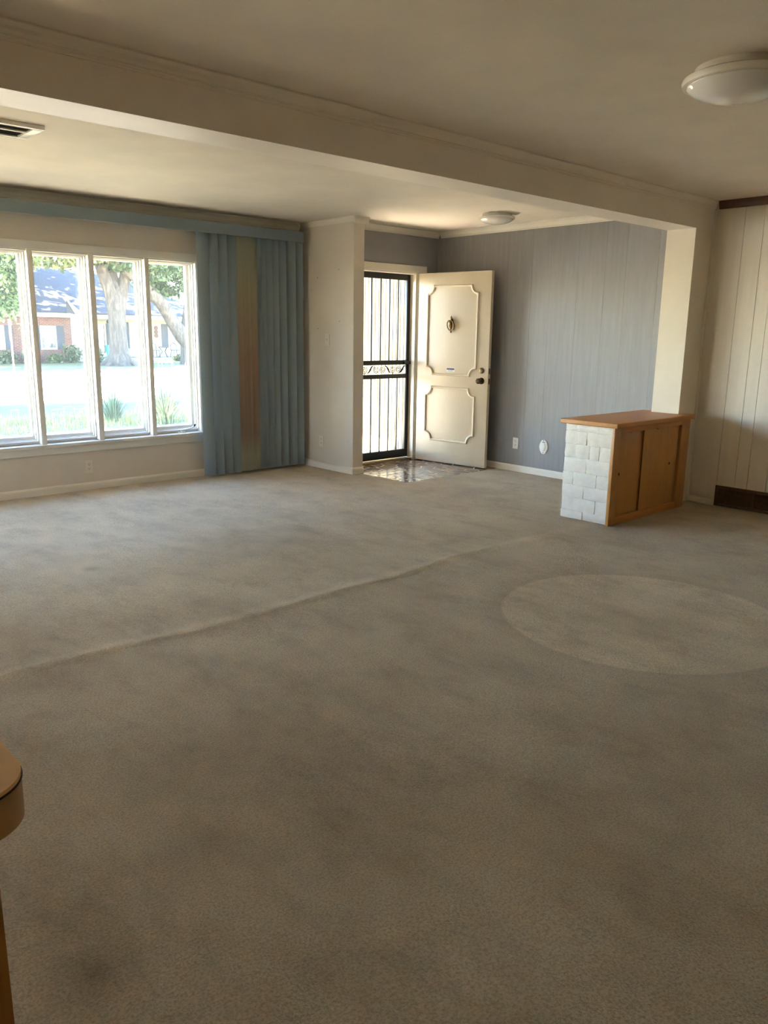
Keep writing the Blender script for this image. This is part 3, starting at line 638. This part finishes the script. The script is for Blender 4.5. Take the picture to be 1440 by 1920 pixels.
lamp(5.86, 4.93, 0.163, 'small white domed ceiling lamp over the entry by the grey wall')
v = thing('ceiling_vent', 'square white ceiling vent with dark slots above the window area', 'vent')
VX0, VX1, VY0, VY1 = 1.30, 1.745, 4.64, 4.955; VZ = ZC - 0.022
fr = MB()
for nm, b in (('frame', (VX0, VX1, VY0, VY0 + 0.035)), ('frame', (VX0, VX1, VY1 - 0.035, VY1)), ('frame', (VX0, VX0 + 0.05, VY0 + .0352, VY1 - .0352)), ('frame', (VX1 - 0.05, VX1, VY0 + .0352, VY1 - .0352))):
    box(nm, (*b, VZ, ZC - 0.0005), 'rim', v, 0.003)
box('divider', (VX0 + .0505, VX1 - .0505, 4.782, 4.800, VZ + 0.003, ZC - 0.001), 'rim', v)
box('backing', (VX0 + .0505, VX1 - .0505, VY0 + .0355, VY1 - .0355, ZC - 0.003, ZC - 0.0008), 'slot', v)
for k in range(10):
    y = VY0 + 0.048 + k * 0.0245
    if abs(y - 4.791) < 0.016: continue
    MB().prism([(y, VZ + 0.006), (y + 0.002, VZ + 0.006), (y + 0.014, ZC - 0.004), (y + 0.012, ZC - 0.004)], VX0 + .051, VX1 - .051, 'x').build('louver', MT['slot'], v)
MB().tube([(1.52, 4.70, VZ - 0.002), (1.522, 4.705, VZ - 0.018), (1.53, 4.715, VZ - 0.022)], 0.003, 6).build('lever', MT['rim'], v, True)
rg = thing('wall_register', 'brown metal air register low on the cream panelled wall', 'register')
RX = XG - 0.016; RY0, RY1 = 2.05, 2.952
box('frame', (RX, XG - .0005, RY0, RY1, 0.148, 0.176), 'regbrown', rg, 0.002); box('frame', (RX, XG - .0005, RY0, RY1, 0.004, 0.022), 'regbrown', rg, 0.002)
box('frame', (RX, XG - .0005, RY1 - 0.032, RY1, 0.0225, 0.1475), 'regbrown', rg, 0.002); box('frame', (RX, XG - .0005, RY0, RY0 + 0.03, 0.0225, 0.1475), 'regbrown', rg, 0.002)
box('backing', (XG - 0.003, XG - 0.0008, RY0 + .031, RY1 - .033, 0.023, 0.147), 'slot', rg)
for y in (2.21, 2.35, 2.49, 2.63, 2.775): box('post', (RX + 0.002, XG - .0035, y - 0.007, y + 0.007, 0.0228, 0.1472), 'regbrown', rg)
for k in range(10):
    z = 0.030 + k * 0.0118
    MB().prism([(RX + 0.004, z), (RX + 0.006, z - 0.001), (XG - 0.004, z + 0.007), (XG - 0.004, z + 0.009)], RY0 + .0312, RY1 - .0322, 'y').build('louver', MT['regbrown'], rg)

# ---------------------------------------------------------------- outlets, switch, wall bits
def outlet(name, loc, face, label, cat, mat='plastic', kind='outlet'):
    t = thing(name, label, cat, 'wall outlet plates' if kind == 'outlet' else None); t.location = loc
    t.rotation_euler = (0, 0, {'-y': 0, '-x': -math.pi / 2}[face])
    box('plate', (-0.035, 0.035, -0.006, -0.0003, -0.0575, 0.0575), mat, t, 0.002)
    if kind == 'outlet':
        for s in (-1, 1):
            rc = MB().prism([(0.017 * math.cos(a), s * 0.02 + 0.0145 * max(-0.93, min(0.93, math.sin(a) * 1.15))) for a in np.linspace(0, 2 * math.pi, 20, endpoint=False)], -0.0085, -0.006, 'y').build('receptacle', MT[mat], t)
            for x in (-0.0065, 0.0065): box('slot', (x - 0.0016, x + 0.0016, -0.0092, -0.0086, s * 0.02 + 0.0005, s * 0.02 + 0.0095), 'slot', rc)
            MB().lathe([(0.0028, 0), (0.0028, 0.0007)], (0, -0.0086, s * 0.02 - 0.0065), 10, (0, -1, 0)).build('ground_hole', MT['slot'], rc)
    else:
        box('bezel', (-0.006, 0.006, -0.0075, -0.0061, -0.013, 0.013), mat, t)
        MB().prism([(-0.0076, -0.004), (-0.020, 0.006), (-0.019, 0.011), (-0.0076, 0.006)], -0.0035, 0.0035, 'x').build('toggle', MT[mat], t)
    return t
outlet('wall_outlet', (2.732, YW, 0.205), '-y', 'ivory wall outlet under the picture window', 'outlet')
outlet('wall_outlet', (XS, 6.478, 0.282), '-x', 'ivory wall outlet low on the stub wall', 'outlet')
outlet('wall_outlet', (XG, 5.093, 0.292), '-x', 'white wall outlet low on the grey wall', 'outlet', 'wplastic')
outlet('light_switch', (XS, 6.375, 1.312), '-x', 'ivory toggle light switch on the stub wall', 'light switch', 'plastic', 'switch')
fr_ = thing('door_chime_cover', 'white oval scalloped plastic plate on the grey wall', 'wall plate'); fr_.location = (XG, 4.736, 0.294); fr_.rotation_euler = (0, 0, -math.pi / 2)
def oval(a, b, wob=0.0): return [((a * (1 + wob * math.cos(4 * t))) * math.cos(t), b * (1 + wob * math.cos(2 * t)) * math.sin(t)) for t in np.linspace(0, 2 * math.pi, 36, endpoint=False)]
MB().prism(oval(0.046, 0.077, 0.07), -0.014, -0.0004, 'y').build('body', MT['wplastic'], fr_, True, 0.004)
MB().prism(oval(0.028, 0.044), -0.019, -0.0142, 'y').build('face', MT['wplastic'], fr_, True, 0.002)
MB().prism([(-0.022, 0.046), (0.022, 0.046), (0.018, 0.050), (-0.018, 0.050)], -0.0155, -0.0141, 'y').build('slot', MT['slot'], fr_)
MB().lathe([(0.005, 0), (0.005, 0.0012)], (0, -0.0141, 0.062), 12, (0, -1, 0)).build('screw', MT['slot'], fr_); MB().lathe([(0.004, 0), (0.004, 0.0012)], (0, -0.0141, -0.058), 12, (0, -1, 0)).build('screw', MT['slot'], fr_)
for (y, z), w in zip(((6.532, 1.915), (6.196, 1.979), (6.531, 1.419), (6.184, 1.493)), ('upper anchor nearer the blinds', 'upper anchor nearer the entry', 'lower anchor nearer the blinds', 'lower anchor nearer the entry')):
    tag(MB().lathe([(0.005, 0), (0.005, 0.0015), (0.002, 0.002)], (XS, y, z), 10, (-1, 0, 0)).build('screw_anchor', MT['regbrown']), 'tiny screw on the stub wall, ' + w, 'screw', 'screws left in the stub wall')

# ---------------------------------------------------------------- counter beside the viewer
ct = thing('kitchen_counter', 'rounded tan laminate counter end on a wooden panel in the near corner', 'counter')
def cpoly(x1, y0, r):
    p = [(x1 - r + r * math.cos(a), y0 + r + r * math.sin(a)) for a in np.linspace(-math.pi / 2, 0, 12)]
    return [(-0.4, y0)] + p + [(x1, 1.55), (-0.4, 1.55)]
MB().prism(cpoly(0.2555, 0.850, 0.062), 0.845, 0.893, 'z').build('edge_band', MT['lamedge'], ct, True)
MB().prism(cpoly(0.257, 0.8485, 0.063), 0.8932, 0.8948, 'z').build('seam', MT['lamdark'], ct, True)
MB().prism(cpoly(0.2555, 0.850, 0.062), 0.895, 0.900, 'z').build('laminate_top', MT['laminate'], ct, True)
MB().prism([(-0.39, 0.95), (0.231, 0.95), (0.231, 1.5), (-0.39, 1.5)], 0.0, 0.8445, 'z').build('base_panel', MT['counterwood'], ct)

# ================================================================ OUTSIDE
def gz(y): return -0.34 - 0.006 * max(0, y - 8)
def ground(name, y0, y1, mat, label, cat, dz=0.0, x0=-60, x1=90):
    m = MB(); n = 8; v = []; f = []
    for k in range(n + 1):
        y = y0 + (y1 - y0) * k / n; v += [(x0, y, gz(y) + dz), (x1, y, gz(y) + dz)]
        if k: f.append((2 * k - 2, 2 * k - 1, 2 * k + 1, 2 * k))
    o = m.add(v, f).build(name, MT[mat]); return struct(o, label, cat)
ground('lawn_front', -40, 16.6, 'lawn', 'sunlit dry front lawn outside the picture window', 'lawn')
ground('street', 16.6, 20.9, 'street_shaded', 'near street beyond the front lawn, tree shade put into its grey', 'street', -0.05)
ground('street_far_lane', 20.9, 31.5, 'street', 'far part of the street, sunlight put into its pale colour', 'street', -0.04)
ground('lawn_far', 31.5, 90, 'lawn2', 'yellow green lawn on the far side of the street', 'lawn', 0.03)
struct(box('curb', (-60, 90, 31.3, 31.5, gz(31.4) - 0.05, gz(31.4) + 0.05), 'street'), 'low concrete curb edging the far lawn', 'curb')
# porch
struct(box('porch_floor', (4.5, 6.58, YE + 0.17, 9.0, -0.14, -0.015), 'concrete'), 'concrete porch slab outside the security door', 'porch')
ps = struct(box('wall_porch', (6.625, 6.80, YE + 0.161, 10.2, -0.3, ZC + 0.1), 'sidback'), 'cream vertical board siding seen through the security door', 'wall')
k = 0; y = 6.45
while y < 9.9:
    MB().box(6.600, 6.6245, y + 0.005, y + 0.0585, -0.2, ZC + 0.09).build('board', MT['siding'], ps); y += 0.0635

# ---- house across the street
hs = thing('house', 'brick and cream siding house with dark shingled roof across the street', 'house')
HB = 46.0; hz = -0.62
box('brick_wall', (9.0, 17.93, HB, HB + 7, hz, 2.0), 'brick', hs)
MB().prism([(17.931, HB), (18.35, HB), (18.35, HB + 0.3), (28.5, HB + 2.2), (28.5, HB + 7), (17.931, HB + 7)], hz, 2.0, 'z')
sd = box('siding_wall', (17.932, 30.0, HB + 2.0, HB + 7, hz, 2.0), 'ocream', hs)
ss = box('siding_corner', (17.932, 18.75, HB + 0.05, HB + 1.99, hz, 2.0), 'owhite', hs)
for k in range(16): box('lap_board', (17.94, 18.745, HB + 0.03, HB + 0.05, -0.5 + k * 0.155, -0.5 + k * 0.155 + 0.14), 'owhite', ss)
for k in range(16): box('lap_board', (20.9, 29.9, HB + 1.978, HB + 2.0, -0.34 + k * 0.145, -0.34 + k * 0.145 + 0.13), 'ocream', sd)
box('porch_slab', (18.75, 30.0, HB - 0.1, HB + 1.97, hz, -0.36), 'oporch', hs)
def roofm(x0, x1, ye, ze, yr, zr): return MB().prism([(ye, ze), (ye, ze + 0.1), (yr, zr + 0.1), (2 * yr - ye, ze + 0.1), (2 * yr - ye, ze)], x0, x1, 'x')
roofm(8.4, 18.0, HB - 0.45, 2.12, HB + 5.5, 5.0).build('roof', MT['roof'], hs)
roofm(18.001, 31, HB - 0.1, 2.10, HB + 5.5, 4.82).build('roof', MT['roof'], hs)
box('fascia', (8.4, 18.0, HB - 0.50, HB - 0.452, 1.93, 2.16), 'owhite', hs); box('fascia', (18.4, 31, HB - 0.16, HB - 0.102, 1.90, 2.12), 'owhite', hs)
box('soffit', (8.4, 17.93, HB - 0.45, HB - 0.001, 1.93, 1.99), 'owhite', hs)
gb = MB().prism([(17.60, 2.17), (18.55, 2.0), (18.55, 1.93), (17.95, 1.93)], HB - 0.62, HB - 0.505, 'y').build('gable_return', MT['owhite'], hs)
MB().prism([(17.50, 2.17), (17.95, 2.10), (17.56, 2.85)], HB - 0.60, HB - 0.51, 'y').build('gable_dark_board', MT['oshutter'], hs)  # dark triangle beside the white rake
MB().prism([(17.56, 2.85), (17.66, 2.82), (18.55, 2.02), (18.02, 2.06)], HB - 0.62, HB - 0.51, 'y').build('rake_board', MT['owhite'], hs)
def hwin(x0, x1, z0, z1, y, cols, rws, shut=None, blind=0.0):
    w = ring_wall('window', x0, x1, z0, z1, x0 + 0.09, x1 - 0.09, z0 + 0.09, z1 - 0.09, y - 0.08, y - 0.001, 'owhite'); w.parent = hs
    gx0, gx1, gz0, gz1 = x0 + 0.09, x1 - 0.09, z0 + 0.09, z1 - 0.09
    for i in range(cols):
        for j in range(rws):
            a = gx0 + (gx1 - gx0) * i / cols + 0.012; b = gx0 + (gx1 - gx0) * (i + 1) / cols - 0.012
            c = gz0 + (gz1 - gz0) * j / rws + 0.012; d = gz0 + (gz1 - gz0) * (j + 1) / rws - 0.012
            box('pane', (a, b, y - 0.03, y - 0.02, c, d), 'ocurtain' if j / rws >= 1 - blind else 'opane', w)
    box('muntin_grid', (gx0, gx1, y - 0.019, y - 0.002, gz0, gz1), 'owhite', w)
    if shut:
        for s in shut:
            sx = (x1 + 0.02, x1 + 0.42) if s > 0 else (x0 - 0.42, x0 - 0.02)
            box('shutter', (*sx, y - 0.06, y - 0.001, z0, z1), 'oshutter', hs)
hwin(16.16, 17.06, 0.17, 1.46, HB, 3, 4, (1, -1), 0.72)
hwin(13.40, 14.30, 0.17, 1.46, HB, 3, 4, (1, -1), 0.3)
hwin(20.25, 20.78, -0.2, 1.62, HB + 2, 1, 3)
hwin(22.28, 23.0, 0.15, 1.75, HB + 2, 2, 3, (-1,), 0.4)
hwin(24.90, 25.80, 0.2, 1.68, HB + 2, 2, 2, (-1,), 0.3)
box('shutter', (20.85, 21.2, HB + 1.94, HB + 1.978, 0.2, 1.65), 'oshutter', hs)
for x in (18.86, 25.05, 28): box('porch_post', (x, x + 0.1, HB + 0.1, HB + 0.2, -0.36, 1.95), 'owhite', hs)
MB().lathe([(0.02, 0), (0.07, -0.03), (0.09, -0.14), (0.03, -0.2)], (20.5, HB + 0.9, 1.85), 10).build('porch_lantern', MT['oshutter'], hs)
for z in (1.42, 1.18, 0.95): MB().lathe([(0.14, 0), (0.14, 0.02), (0.02, 0.02)], (24.1, HB + 1.97, z), 12, (0, -1, 0)).build('wall_ornament', MT['rust'], hs)
# ---- porch furniture and yard things
tb = thing('patio_table', 'small black iron table on the porch across the street', 'table')
MB().lathe([(0.36, 0), (0.36, 0.03), (0.0, 0.03)], (24.1, HB + 1.0, 0.26), 20).build('tabletop', MT['black'], tb)
for a in (0.6, 2.7, 4.8): MB().tube([(24.1 + 0.3 * math.cos(a), HB + 1 + 0.3 * math.sin(a), 0.25), (24.1 + 0.1 * math.cos(a), HB + 1 + 0.1 * math.sin(a), -0.02), (24.1 + 0.36 * math.cos(a), HB + 1 + 0.36 * math.sin(a), -0.36)], 0.025, 6).build('leg', MT['black'], tb)
def pchair(x, label):
    c = thing('patio_chair', label, 'chair', 'porch chairs across the street'); y = HB + 0.95
    box('seat', (x - 0.22, x + 0.22, y - 0.22, y + 0.22, 0.05, 0.09), 'black', c)
    for sx in (-1, 1):
        for sy in (-1, 1): MB().tube([(x + sx * 0.19, y + sy * 0.19, 0.05), (x + sx * 0.23, y + sy * 0.23, -0.36)], 0.02, 6).build('leg', MT['black'], c)
    MB().tube([(x - 0.2, y + 0.22, 0.07), (x - 0.2, y + 0.26, 0.4), (x, y + 0.27, 0.52), (x + 0.2, y + 0.26, 0.4), (x + 0.2, y + 0.22, 0.07)], 0.02, 6).build('backrest', MT['black'], c)
pchair(24.86, 'black iron porch chair nearer the tree limb, across the street'); pchair(23.45, 'black iron porch chair nearer the thick trunk, across the street')
ur = thing('garden_urn', 'teal glazed urn on the porch across the street', 'urn')
MB().lathe([(0.2, 0), (0.2, 0.05), (0.08, 0.1), (0.09, 0.3), (0.17, 0.5), (0.22, 0.72), (0.24, 0.74), (0.2, 0.74)], (20.45, HB + 1.0, -0.36), 16).build('vase', MT['teal'], ur, True)
MB().lathe([(0.26, 0), (0.26, 0.03), (0.0, 0.03)], (20.45, HB + 1.0, -0.359 - 0.0), 16).build('foot', MT['teal'], ur)
bo = MB().lathe([(0.02, 0), (0.34, 0.02), (0.40, 0.12), (0.33, 0.24), (0.15, 0.31), (0.0, 0.32)], (21.57, 42.0, gz(42) + 0.02), 12)
bo.v = [(a + random.uniform(-.03, .03), b + random.uniform(-.03, .03), c + random.uniform(-.015, .015)) for a, b, c in bo.v]
tag(bo.build('boulder', MT['rock'], None, True), 'pale rounded boulder on the far lawn before the porch', 'boulder')
sp = thing('street_sign_post', 'thin rusty sign post beside the street seen edge on', 'sign post')
px, py = 7.42, 23.3
MB().tube([(px, py, gz(py) - 0.1), (px, py, 1.6)], 0.024, 8).build('post', MT['rust'], sp); MB().prism([(px - .02 + a * .303 + b * .953, py + a * .953 - b * .303) for a, b in ((-.2, -.03), (.2, -.03), (.2, .03), (-.2, .03))], 1.02, 1.6, 'z').build('sign_plate', MT['sign'], sp)
mb_ = thing('mailbox', 'small white mailbox on a thin post by the street', 'mailbox')
MB().tube([(11.4, 21.3, gz(21.3) - 0.1), (11.4, 21.3, 0.12)], 0.02, 8).build('post', MT['rust'], mb_)
MB().prism([(11.28, 0.12), (11.52, 0.12), (11.52, 0.25), (11.49, 0.31), (11.4, 0.335), (11.31, 0.31), (11.28, 0.25)], 21.05, 21.5, 'y').build('box_body', MT['owhite'], mb_)
box('flag', (11.525, 11.535, 21.2, 21.24, 0.2, 0.42), 'rust', mb_)

# ---- plants
def quads(name, P, size, mat, parent, elong=1.6, droop=0.0):
    n = len(P); d = rng.normal(size=(n, 3)); d[:, 2] -= droop; d /= np.linalg.norm(d, axis=1)[:, None]
    e = rng.normal(size=(n, 3)); e -= (e * d).sum(1)[:, None] * d; e /= np.linalg.norm(e, axis=1)[:, None]
    s = (size * rng.uniform(0.6, 1.4, n))[:, None]; a = d * s * elong * 0.5; b = e * s * 0.5
    V = np.stack([P - a, P + b * 0.8, P + a, P - b * 0.8], 1).reshape(-1, 3)
    me = bpy.data.meshes.new(name); me.vertices.add(4 * n); me.vertices.foreach_set('co', V.ravel())
    me.loops.add(4 * n); me.loops.foreach_set('vertex_index', np.arange(4 * n)); me.polygons.add(n)
    me.polygons.foreach_set('loop_start', np.arange(0, 4 * n, 4)); me.polygons.foreach_set('loop_total', np.full(n, 4)); me.update(); me.validate()
    me.materials.append(mat); return link(name, me, parent)
def cloud(c, r, n, clumps=30, spread=0.22):
    c = np.array(c); r = np.array(r)
    u = rng.normal(size=(clumps, 3)); u /= np.linalg.norm(u, axis=1)[:, None]; u *= rng.uniform(0.35, 1, clumps)[:, None] ** 0.5
    k = rng.integers(0, clumps, n); p = u[k] + rng.normal(size=(n, 3)) * spread; return c + p * r
t1 = thing('oak_tree', 'broad grey oak with flared roots standing before the porch', 'tree', 'trees across the street')
TX, TY = 18.0, 40.0; tz = gz(TY)
MB().tube([(TX, TY, tz - 0.2), (TX, TY, tz + 0.15), (TX - 0.02, TY, tz + 0.6), (TX - 0.03, TY, 1.2), (TX - 0.02, TY, 2.3), (TX + 0.02, TY, 3.0), (TX + 0.02, TY, 3.5)], [1.0, 0.68, 0.50, 0.43, 0.44, 0.40, 0.12], 16).build('trunk', MT['bark'], t1, True)
for a in np.linspace(0, 6.28, 7, endpoint=False): MB().tube([(TX + 0.25 * math.cos(a), TY + 0.25 * math.sin(a), tz + 0.9), (TX + 0.5 * math.cos(a), TY + 0.5 * math.sin(a), tz + 0.25), (TX + 1.15 * math.cos(a), TY + 1.15 * math.sin(a), tz - 0.1)], [0.14, 0.2, 0.1], 8).build('root', MT['bark'], t1, True)
for pts_, rr in (([(TX - 0.12, TY, 2.0), (TX - 0.28, TY, 3.1), (TX - 0.7, TY + .2, 4.6), (TX - 1.8, TY + .4, 6.5), (TX - 3.5, TY, 8.5)], [0.3, 0.33, 0.28, 0.2, 0.08]), ([(TX + 0.14, TY, 2.0), (TX + 0.30, TY, 3.1), (TX + 0.7, TY, 4.6), (TX + 1.8, TY - .4, 6.5), (TX + 3.6, TY - 1, 8.3)], [0.28, 0.30, 0.26, 0.2, 0.08]), ([(TX, TY, 2.9), (TX, TY + 1, 5.5), (TX + 0.4, TY + 2, 8.5)], [0.36, 0.26, 0.1])):
    MB().tube(pts_, rr, 10).build('branch', MT['bark'], t1, True)
quads('crown', np.concatenate([cloud((TX - 1.5, TY + 1, 7.6), (6.5, 4.5, 3.0), 22000, 110, 0.13), cloud((TX - 3.3, TY - 0.5, 4.9), (3.0, 2.3, 0.8), 6500, 40, 0.16)]), 0.17, MT['leafpale'], t1, 1.7)
t2 = thing('leaning_oak_tree', 'oak with one long limb slanting up across the window view', 'tree', 'trees across the street')
LX, LY = 22.2, 40.0
MB().tube([(22.3, LY, gz(LY) - 0.2), (22.15, LY, gz(LY) + 0.5), (22.05, LY, 0.3), (22.1, LY, 1.4), (22.4, LY, 3.2), (22.8, LY, 6)], [0.95, 0.6, 0.52, 0.50, 0.45, 0.35], 14).build('trunk', MT['bark'], t2, True)
MB().tube([(22.0, LY - 0.1, 0.55), (21.5, LY - 0.15, 1.05), (21.0, LY - 0.2, 1.75), (20.3, LY - 0.3, 2.75), (19.6, LY - 0.3, 3.35), (18.9, LY - 0.5, 3.95), (18.0, LY - 0.6, 4.45), (17.0, LY - 0.8, 4.95), (15.5, LY - 1, 5.4)], [0.40, 0.40, 0.36, 0.33, 0.33, 0.30, 0.26, 0.2, 0.1], 12).build('limb', MT['bark'], t2, True)
MB().tube([(22.5, LY, 3.6), (21.2, LY - 0.4, 4.4), (20.0, LY - 0.6, 5.0), (18.8, LY - 1, 6)], [0.22, 0.16, 0.12, 0.06], 8).build('branch', MT['bark'], t2, True)
quads('crown', np.concatenate([cloud((22.6, LY + 0.5, 6.6), (4.8, 4, 2.6), 20000, 90, 0.13), cloud((21.0, LY - 0.2, 4.0), (1.9, 1.4, 1.0), 4200, 34, 0.14), cloud((18.9, LY - 0.6, 4.6), (1.4, 1.2, 0.5), 1300, 16, 0.15)]), 0.15, MT['leafdark'], t2, 1.7)
t3 = thing('leafy_tree', 'dense dark green leafy tree hanging beside the leftmost window pane', 'tree', 'trees across the street')
MB().tube([(6.5, 30, gz(30) - 0.1), (6.6, 30, 2), (7.0, 30, 4), (7.6, 30, 7)], [0.35, 0.28, 0.24, 0.12], 10).build('trunk', MT['bark'], t3, True)
MB().tube([(6.9, 30, 3.5), (8.2, 30, 4.2), (9.3, 30.2, 4.1)], [0.14, 0.1, 0.05], 8).build('branch', MT['bark'], t3, True)
quads('crown', np.concatenate([cloud((7.6, 30, 5.3), (2.9, 2.4, 2.6), 26000, 110, 0.13), cloud((9.3, 30, 3.0), (0.75, 0.8, 1.35), 8000, 44, 0.15)]), 0.105, MT['leafdark'], t3, 1.7)
t4 = thing('street_shade_tree', 'spreading tree whose leaves shade the near side of the street', 'tree')
MB().tube([(-3.5, 18.5, gz(18) - 0.1), (-3.4, 18.5, 2), (-3.0, 18.6, 4.5), (-2.5, 18.6, 7)], [0.4, 0.3, 0.25, 0.12], 10).build('trunk', MT['bark'], t4, True)
quads('crown', np.concatenate([cloud((-1.5, 19.2, 6.6), (6.5, 2.4, 1.4), 9000, 60, 0.15), cloud((-1.5, 16.4, 6.4), (6.5, 1.4, 1.2), 7000, 60, 0.13)]), 0.30, MT['leafpale'], t4, 1.7)
t5 = thing('added_roof_shade_oak', 'unseen tall oak added to shade the shingled roof and house', 'tree', 'trees across the street')  # out of view, added so its crown darkens the far house
MB().tube([(8.5, 49, gz(49) - 0.2), (8.6, 49, 3), (9.2, 49, 6), (10.5, 49, 9)], [0.7, 0.5, 0.42, 0.2], 12).build('trunk', MT['bark'], t5, True)
for pp in ([(9.0, 49, 5.2), (12, 48, 7.2), (16, 47, 8.4), (20, 46, 8.8)], [(9.0, 49, 5.5), (9.5, 46, 7.5), (11, 43, 9)], [(9.2, 49, 6), (13, 50.5, 8.5), (18, 51, 10)]): MB().tube(pp, [0.3, 0.24, 0.16, 0.07][:len(pp)], 10).build('branch', MT['bark'], t5, True)
quads('crown', np.concatenate([cloud((12, 47.5, 9.3), (8, 6, 2.0), 4800, 60, 0.14), cloud((8, 48, 7.5), (4, 5, 2.4), 2400, 40, 0.16)]), 0.36, MT['leafpale'], t5, 1.7)
t6 = thing('added_lawn_shade_oak', 'unseen oak added to shade the far lawn', 'tree', 'trees across the street')  # out of view, added to cut sun on the far lawn
MB().tube([(1.5, 41, gz(41) - 0.2), (1.6, 41, 3), (2.2, 41, 6), (3.5, 41, 8.5)], [0.6, 0.45, 0.36, 0.15], 12).build('trunk', MT['bark'], t6, True)
quads('crown', cloud((4, 41.5, 8.2), (7.5, 5.5, 1.8), 10000, 70, 0.15), 0.36, MT['leafpale'], t6, 1.7)
t7 = thing('added_yard_shade_tree', 'unseen young tree added to shade the front lawn', 'tree')  # out of view, added to cut sunlight bouncing off the near lawn
MB().tube([(-4.6, 10.3, gz(10) - 0.1), (-4.6, 10.3, 3), (-4.9, 10.2, 6)], [0.2, 0.15, 0.08], 10).build('trunk', MT['bark'], t7, True)
quads('crown', cloud((-4.8, 10.3, 6.4), (3.6, 1.3, 1.1), 6000, 60, 0.13), 0.24, MT['leafpale'], t7, 1.7)
def shrub(x, y, rx, rz, n, label, mat='leafbush'):
    t = thing('shrub', label, 'shrub', 'shrubs along the far house'); z = gz(y)
    for a in range(4): MB().tube([(x, y, z - 0.05), (x + random.uniform(-.3, .3) * rx, y, z + rz * 1.2)], [0.03, 0.012], 5).build('stem', MT['bark'], t)
    quads('foliage', cloud((x, y, z + rz * 0.95), (rx, rx * 0.6, rz), n, 18, 0.25), 0.13, MT[mat], t, 1.6)
shrub(14.0, 45.0, 0.5, 0.34, 500, 'low shrub under the dark shutter by the sign post'); shrub(15.25, 45.1, 0.4, 0.4, 350, 'twiggy shrub against the brick beside the first mullion')
shrub(16.45, 44.7, 0.38, 0.24, 450, 'pale round shrub below the white house window', 'leafpale'); shrub(17.55, 45.0, 0.42, 0.55, 550, 'brownish bush before the brick corner of the house')
shrub(18.85, 44.8, 0.45, 0.35, 350, 'low leafy bush before the white siding corner'); shrub(24.2, 45.0, 0.5, 0.2, 400, 'low green plants before the porch table'); shrub(25.9, 45.0, 0.6, 0.22, 450, 'low green plants before the porch window')
def spiky(x, y, n, h, spread, label):
    t = thing('spiky_plant', label, 'plant', 'spiky plants on the front lawn'); z = gz(y); m = MB()
    for k in range(n):
        a = rng.uniform(0, 6.28); L = h * rng.uniform(0.55, 1.15); tl = rng.uniform(0.1, 1.0) * spread; w = 0.016 * rng.uniform(.7, 1.3)
        dx, dy = math.cos(a), math.sin(a); bx, by = x + dx * 0.14 * rng.uniform(0, 1), y + dy * 0.14 * rng.uniform(0, 1); v = []
        for q in range(5):
            u = q / 4; ww = w * (1 - u) + 0.001; cx, cy, cz = bx + dx * tl * u ** 1.4, by + dy * tl * u ** 1.4, z + L * (u - 0.28 * (tl / spread) * u * u)
            v += [(cx - dy * ww, cy + dx * ww, cz), (cx + dy * ww, cy - dx * ww, cz)]
        m.add(v, [(2 * q, 2 * q + 1, 2 * q + 3, 2 * q + 2) for q in range(4)])
    o = m.build('blades', MT['blade'], t); o['kind'] = 'stuff'
    for k in range(3):
        a = rng.uniform(-.25, .25); MB().tube([(x, y, z), (x + a * 0.3, y, z + h * 0.7), (x + a, y + 0.05, z + h * 1.35)], [0.012, 0.009, 0.004], 5).build('stalk', MT['rust'], t)
spiky(7.15, 14.0, 240, 0.86, 0.55, 'tall spiky plant outside the last window pane'); spiky(6.50, 14.9, 160, 0.74, 0.40, 'smaller spiky plant outside the third window pane')
n = 9000
gx_ = rng.uniform(1, 11, n); gy_ = rng.uniform(13.9, 16.5, n); m = MB(); vv = []; fv = []
for k in range(n):
    h = rng.uniform(0.05, 0.16) * (1.6 if rng.random() < 0.12 else 1); a = rng.uniform(0, 6.28); w = 0.008; z = gz(gy_[k]); lx, ly = rng.normal(0, 0.03, 2)
    vv += [(gx_[k] - w * math.cos(a), gy_[k] - w * math.sin(a), z), (gx_[k] + w * math.cos(a), gy_[k] + w * math.sin(a), z), (gx_[k] + lx, gy_[k] + ly, z + h)]; fv.append((3 * k, 3 * k + 1, 3 * k + 2))
me = bpy.data.meshes.new('grass'); me.from_pydata(vv, [], fv); me.materials.append(MT['grassb'])
tag(link('grass', me), 'unmown yellow green grass blades at the street edge of the lawn', 'grass', None, 'stuff')
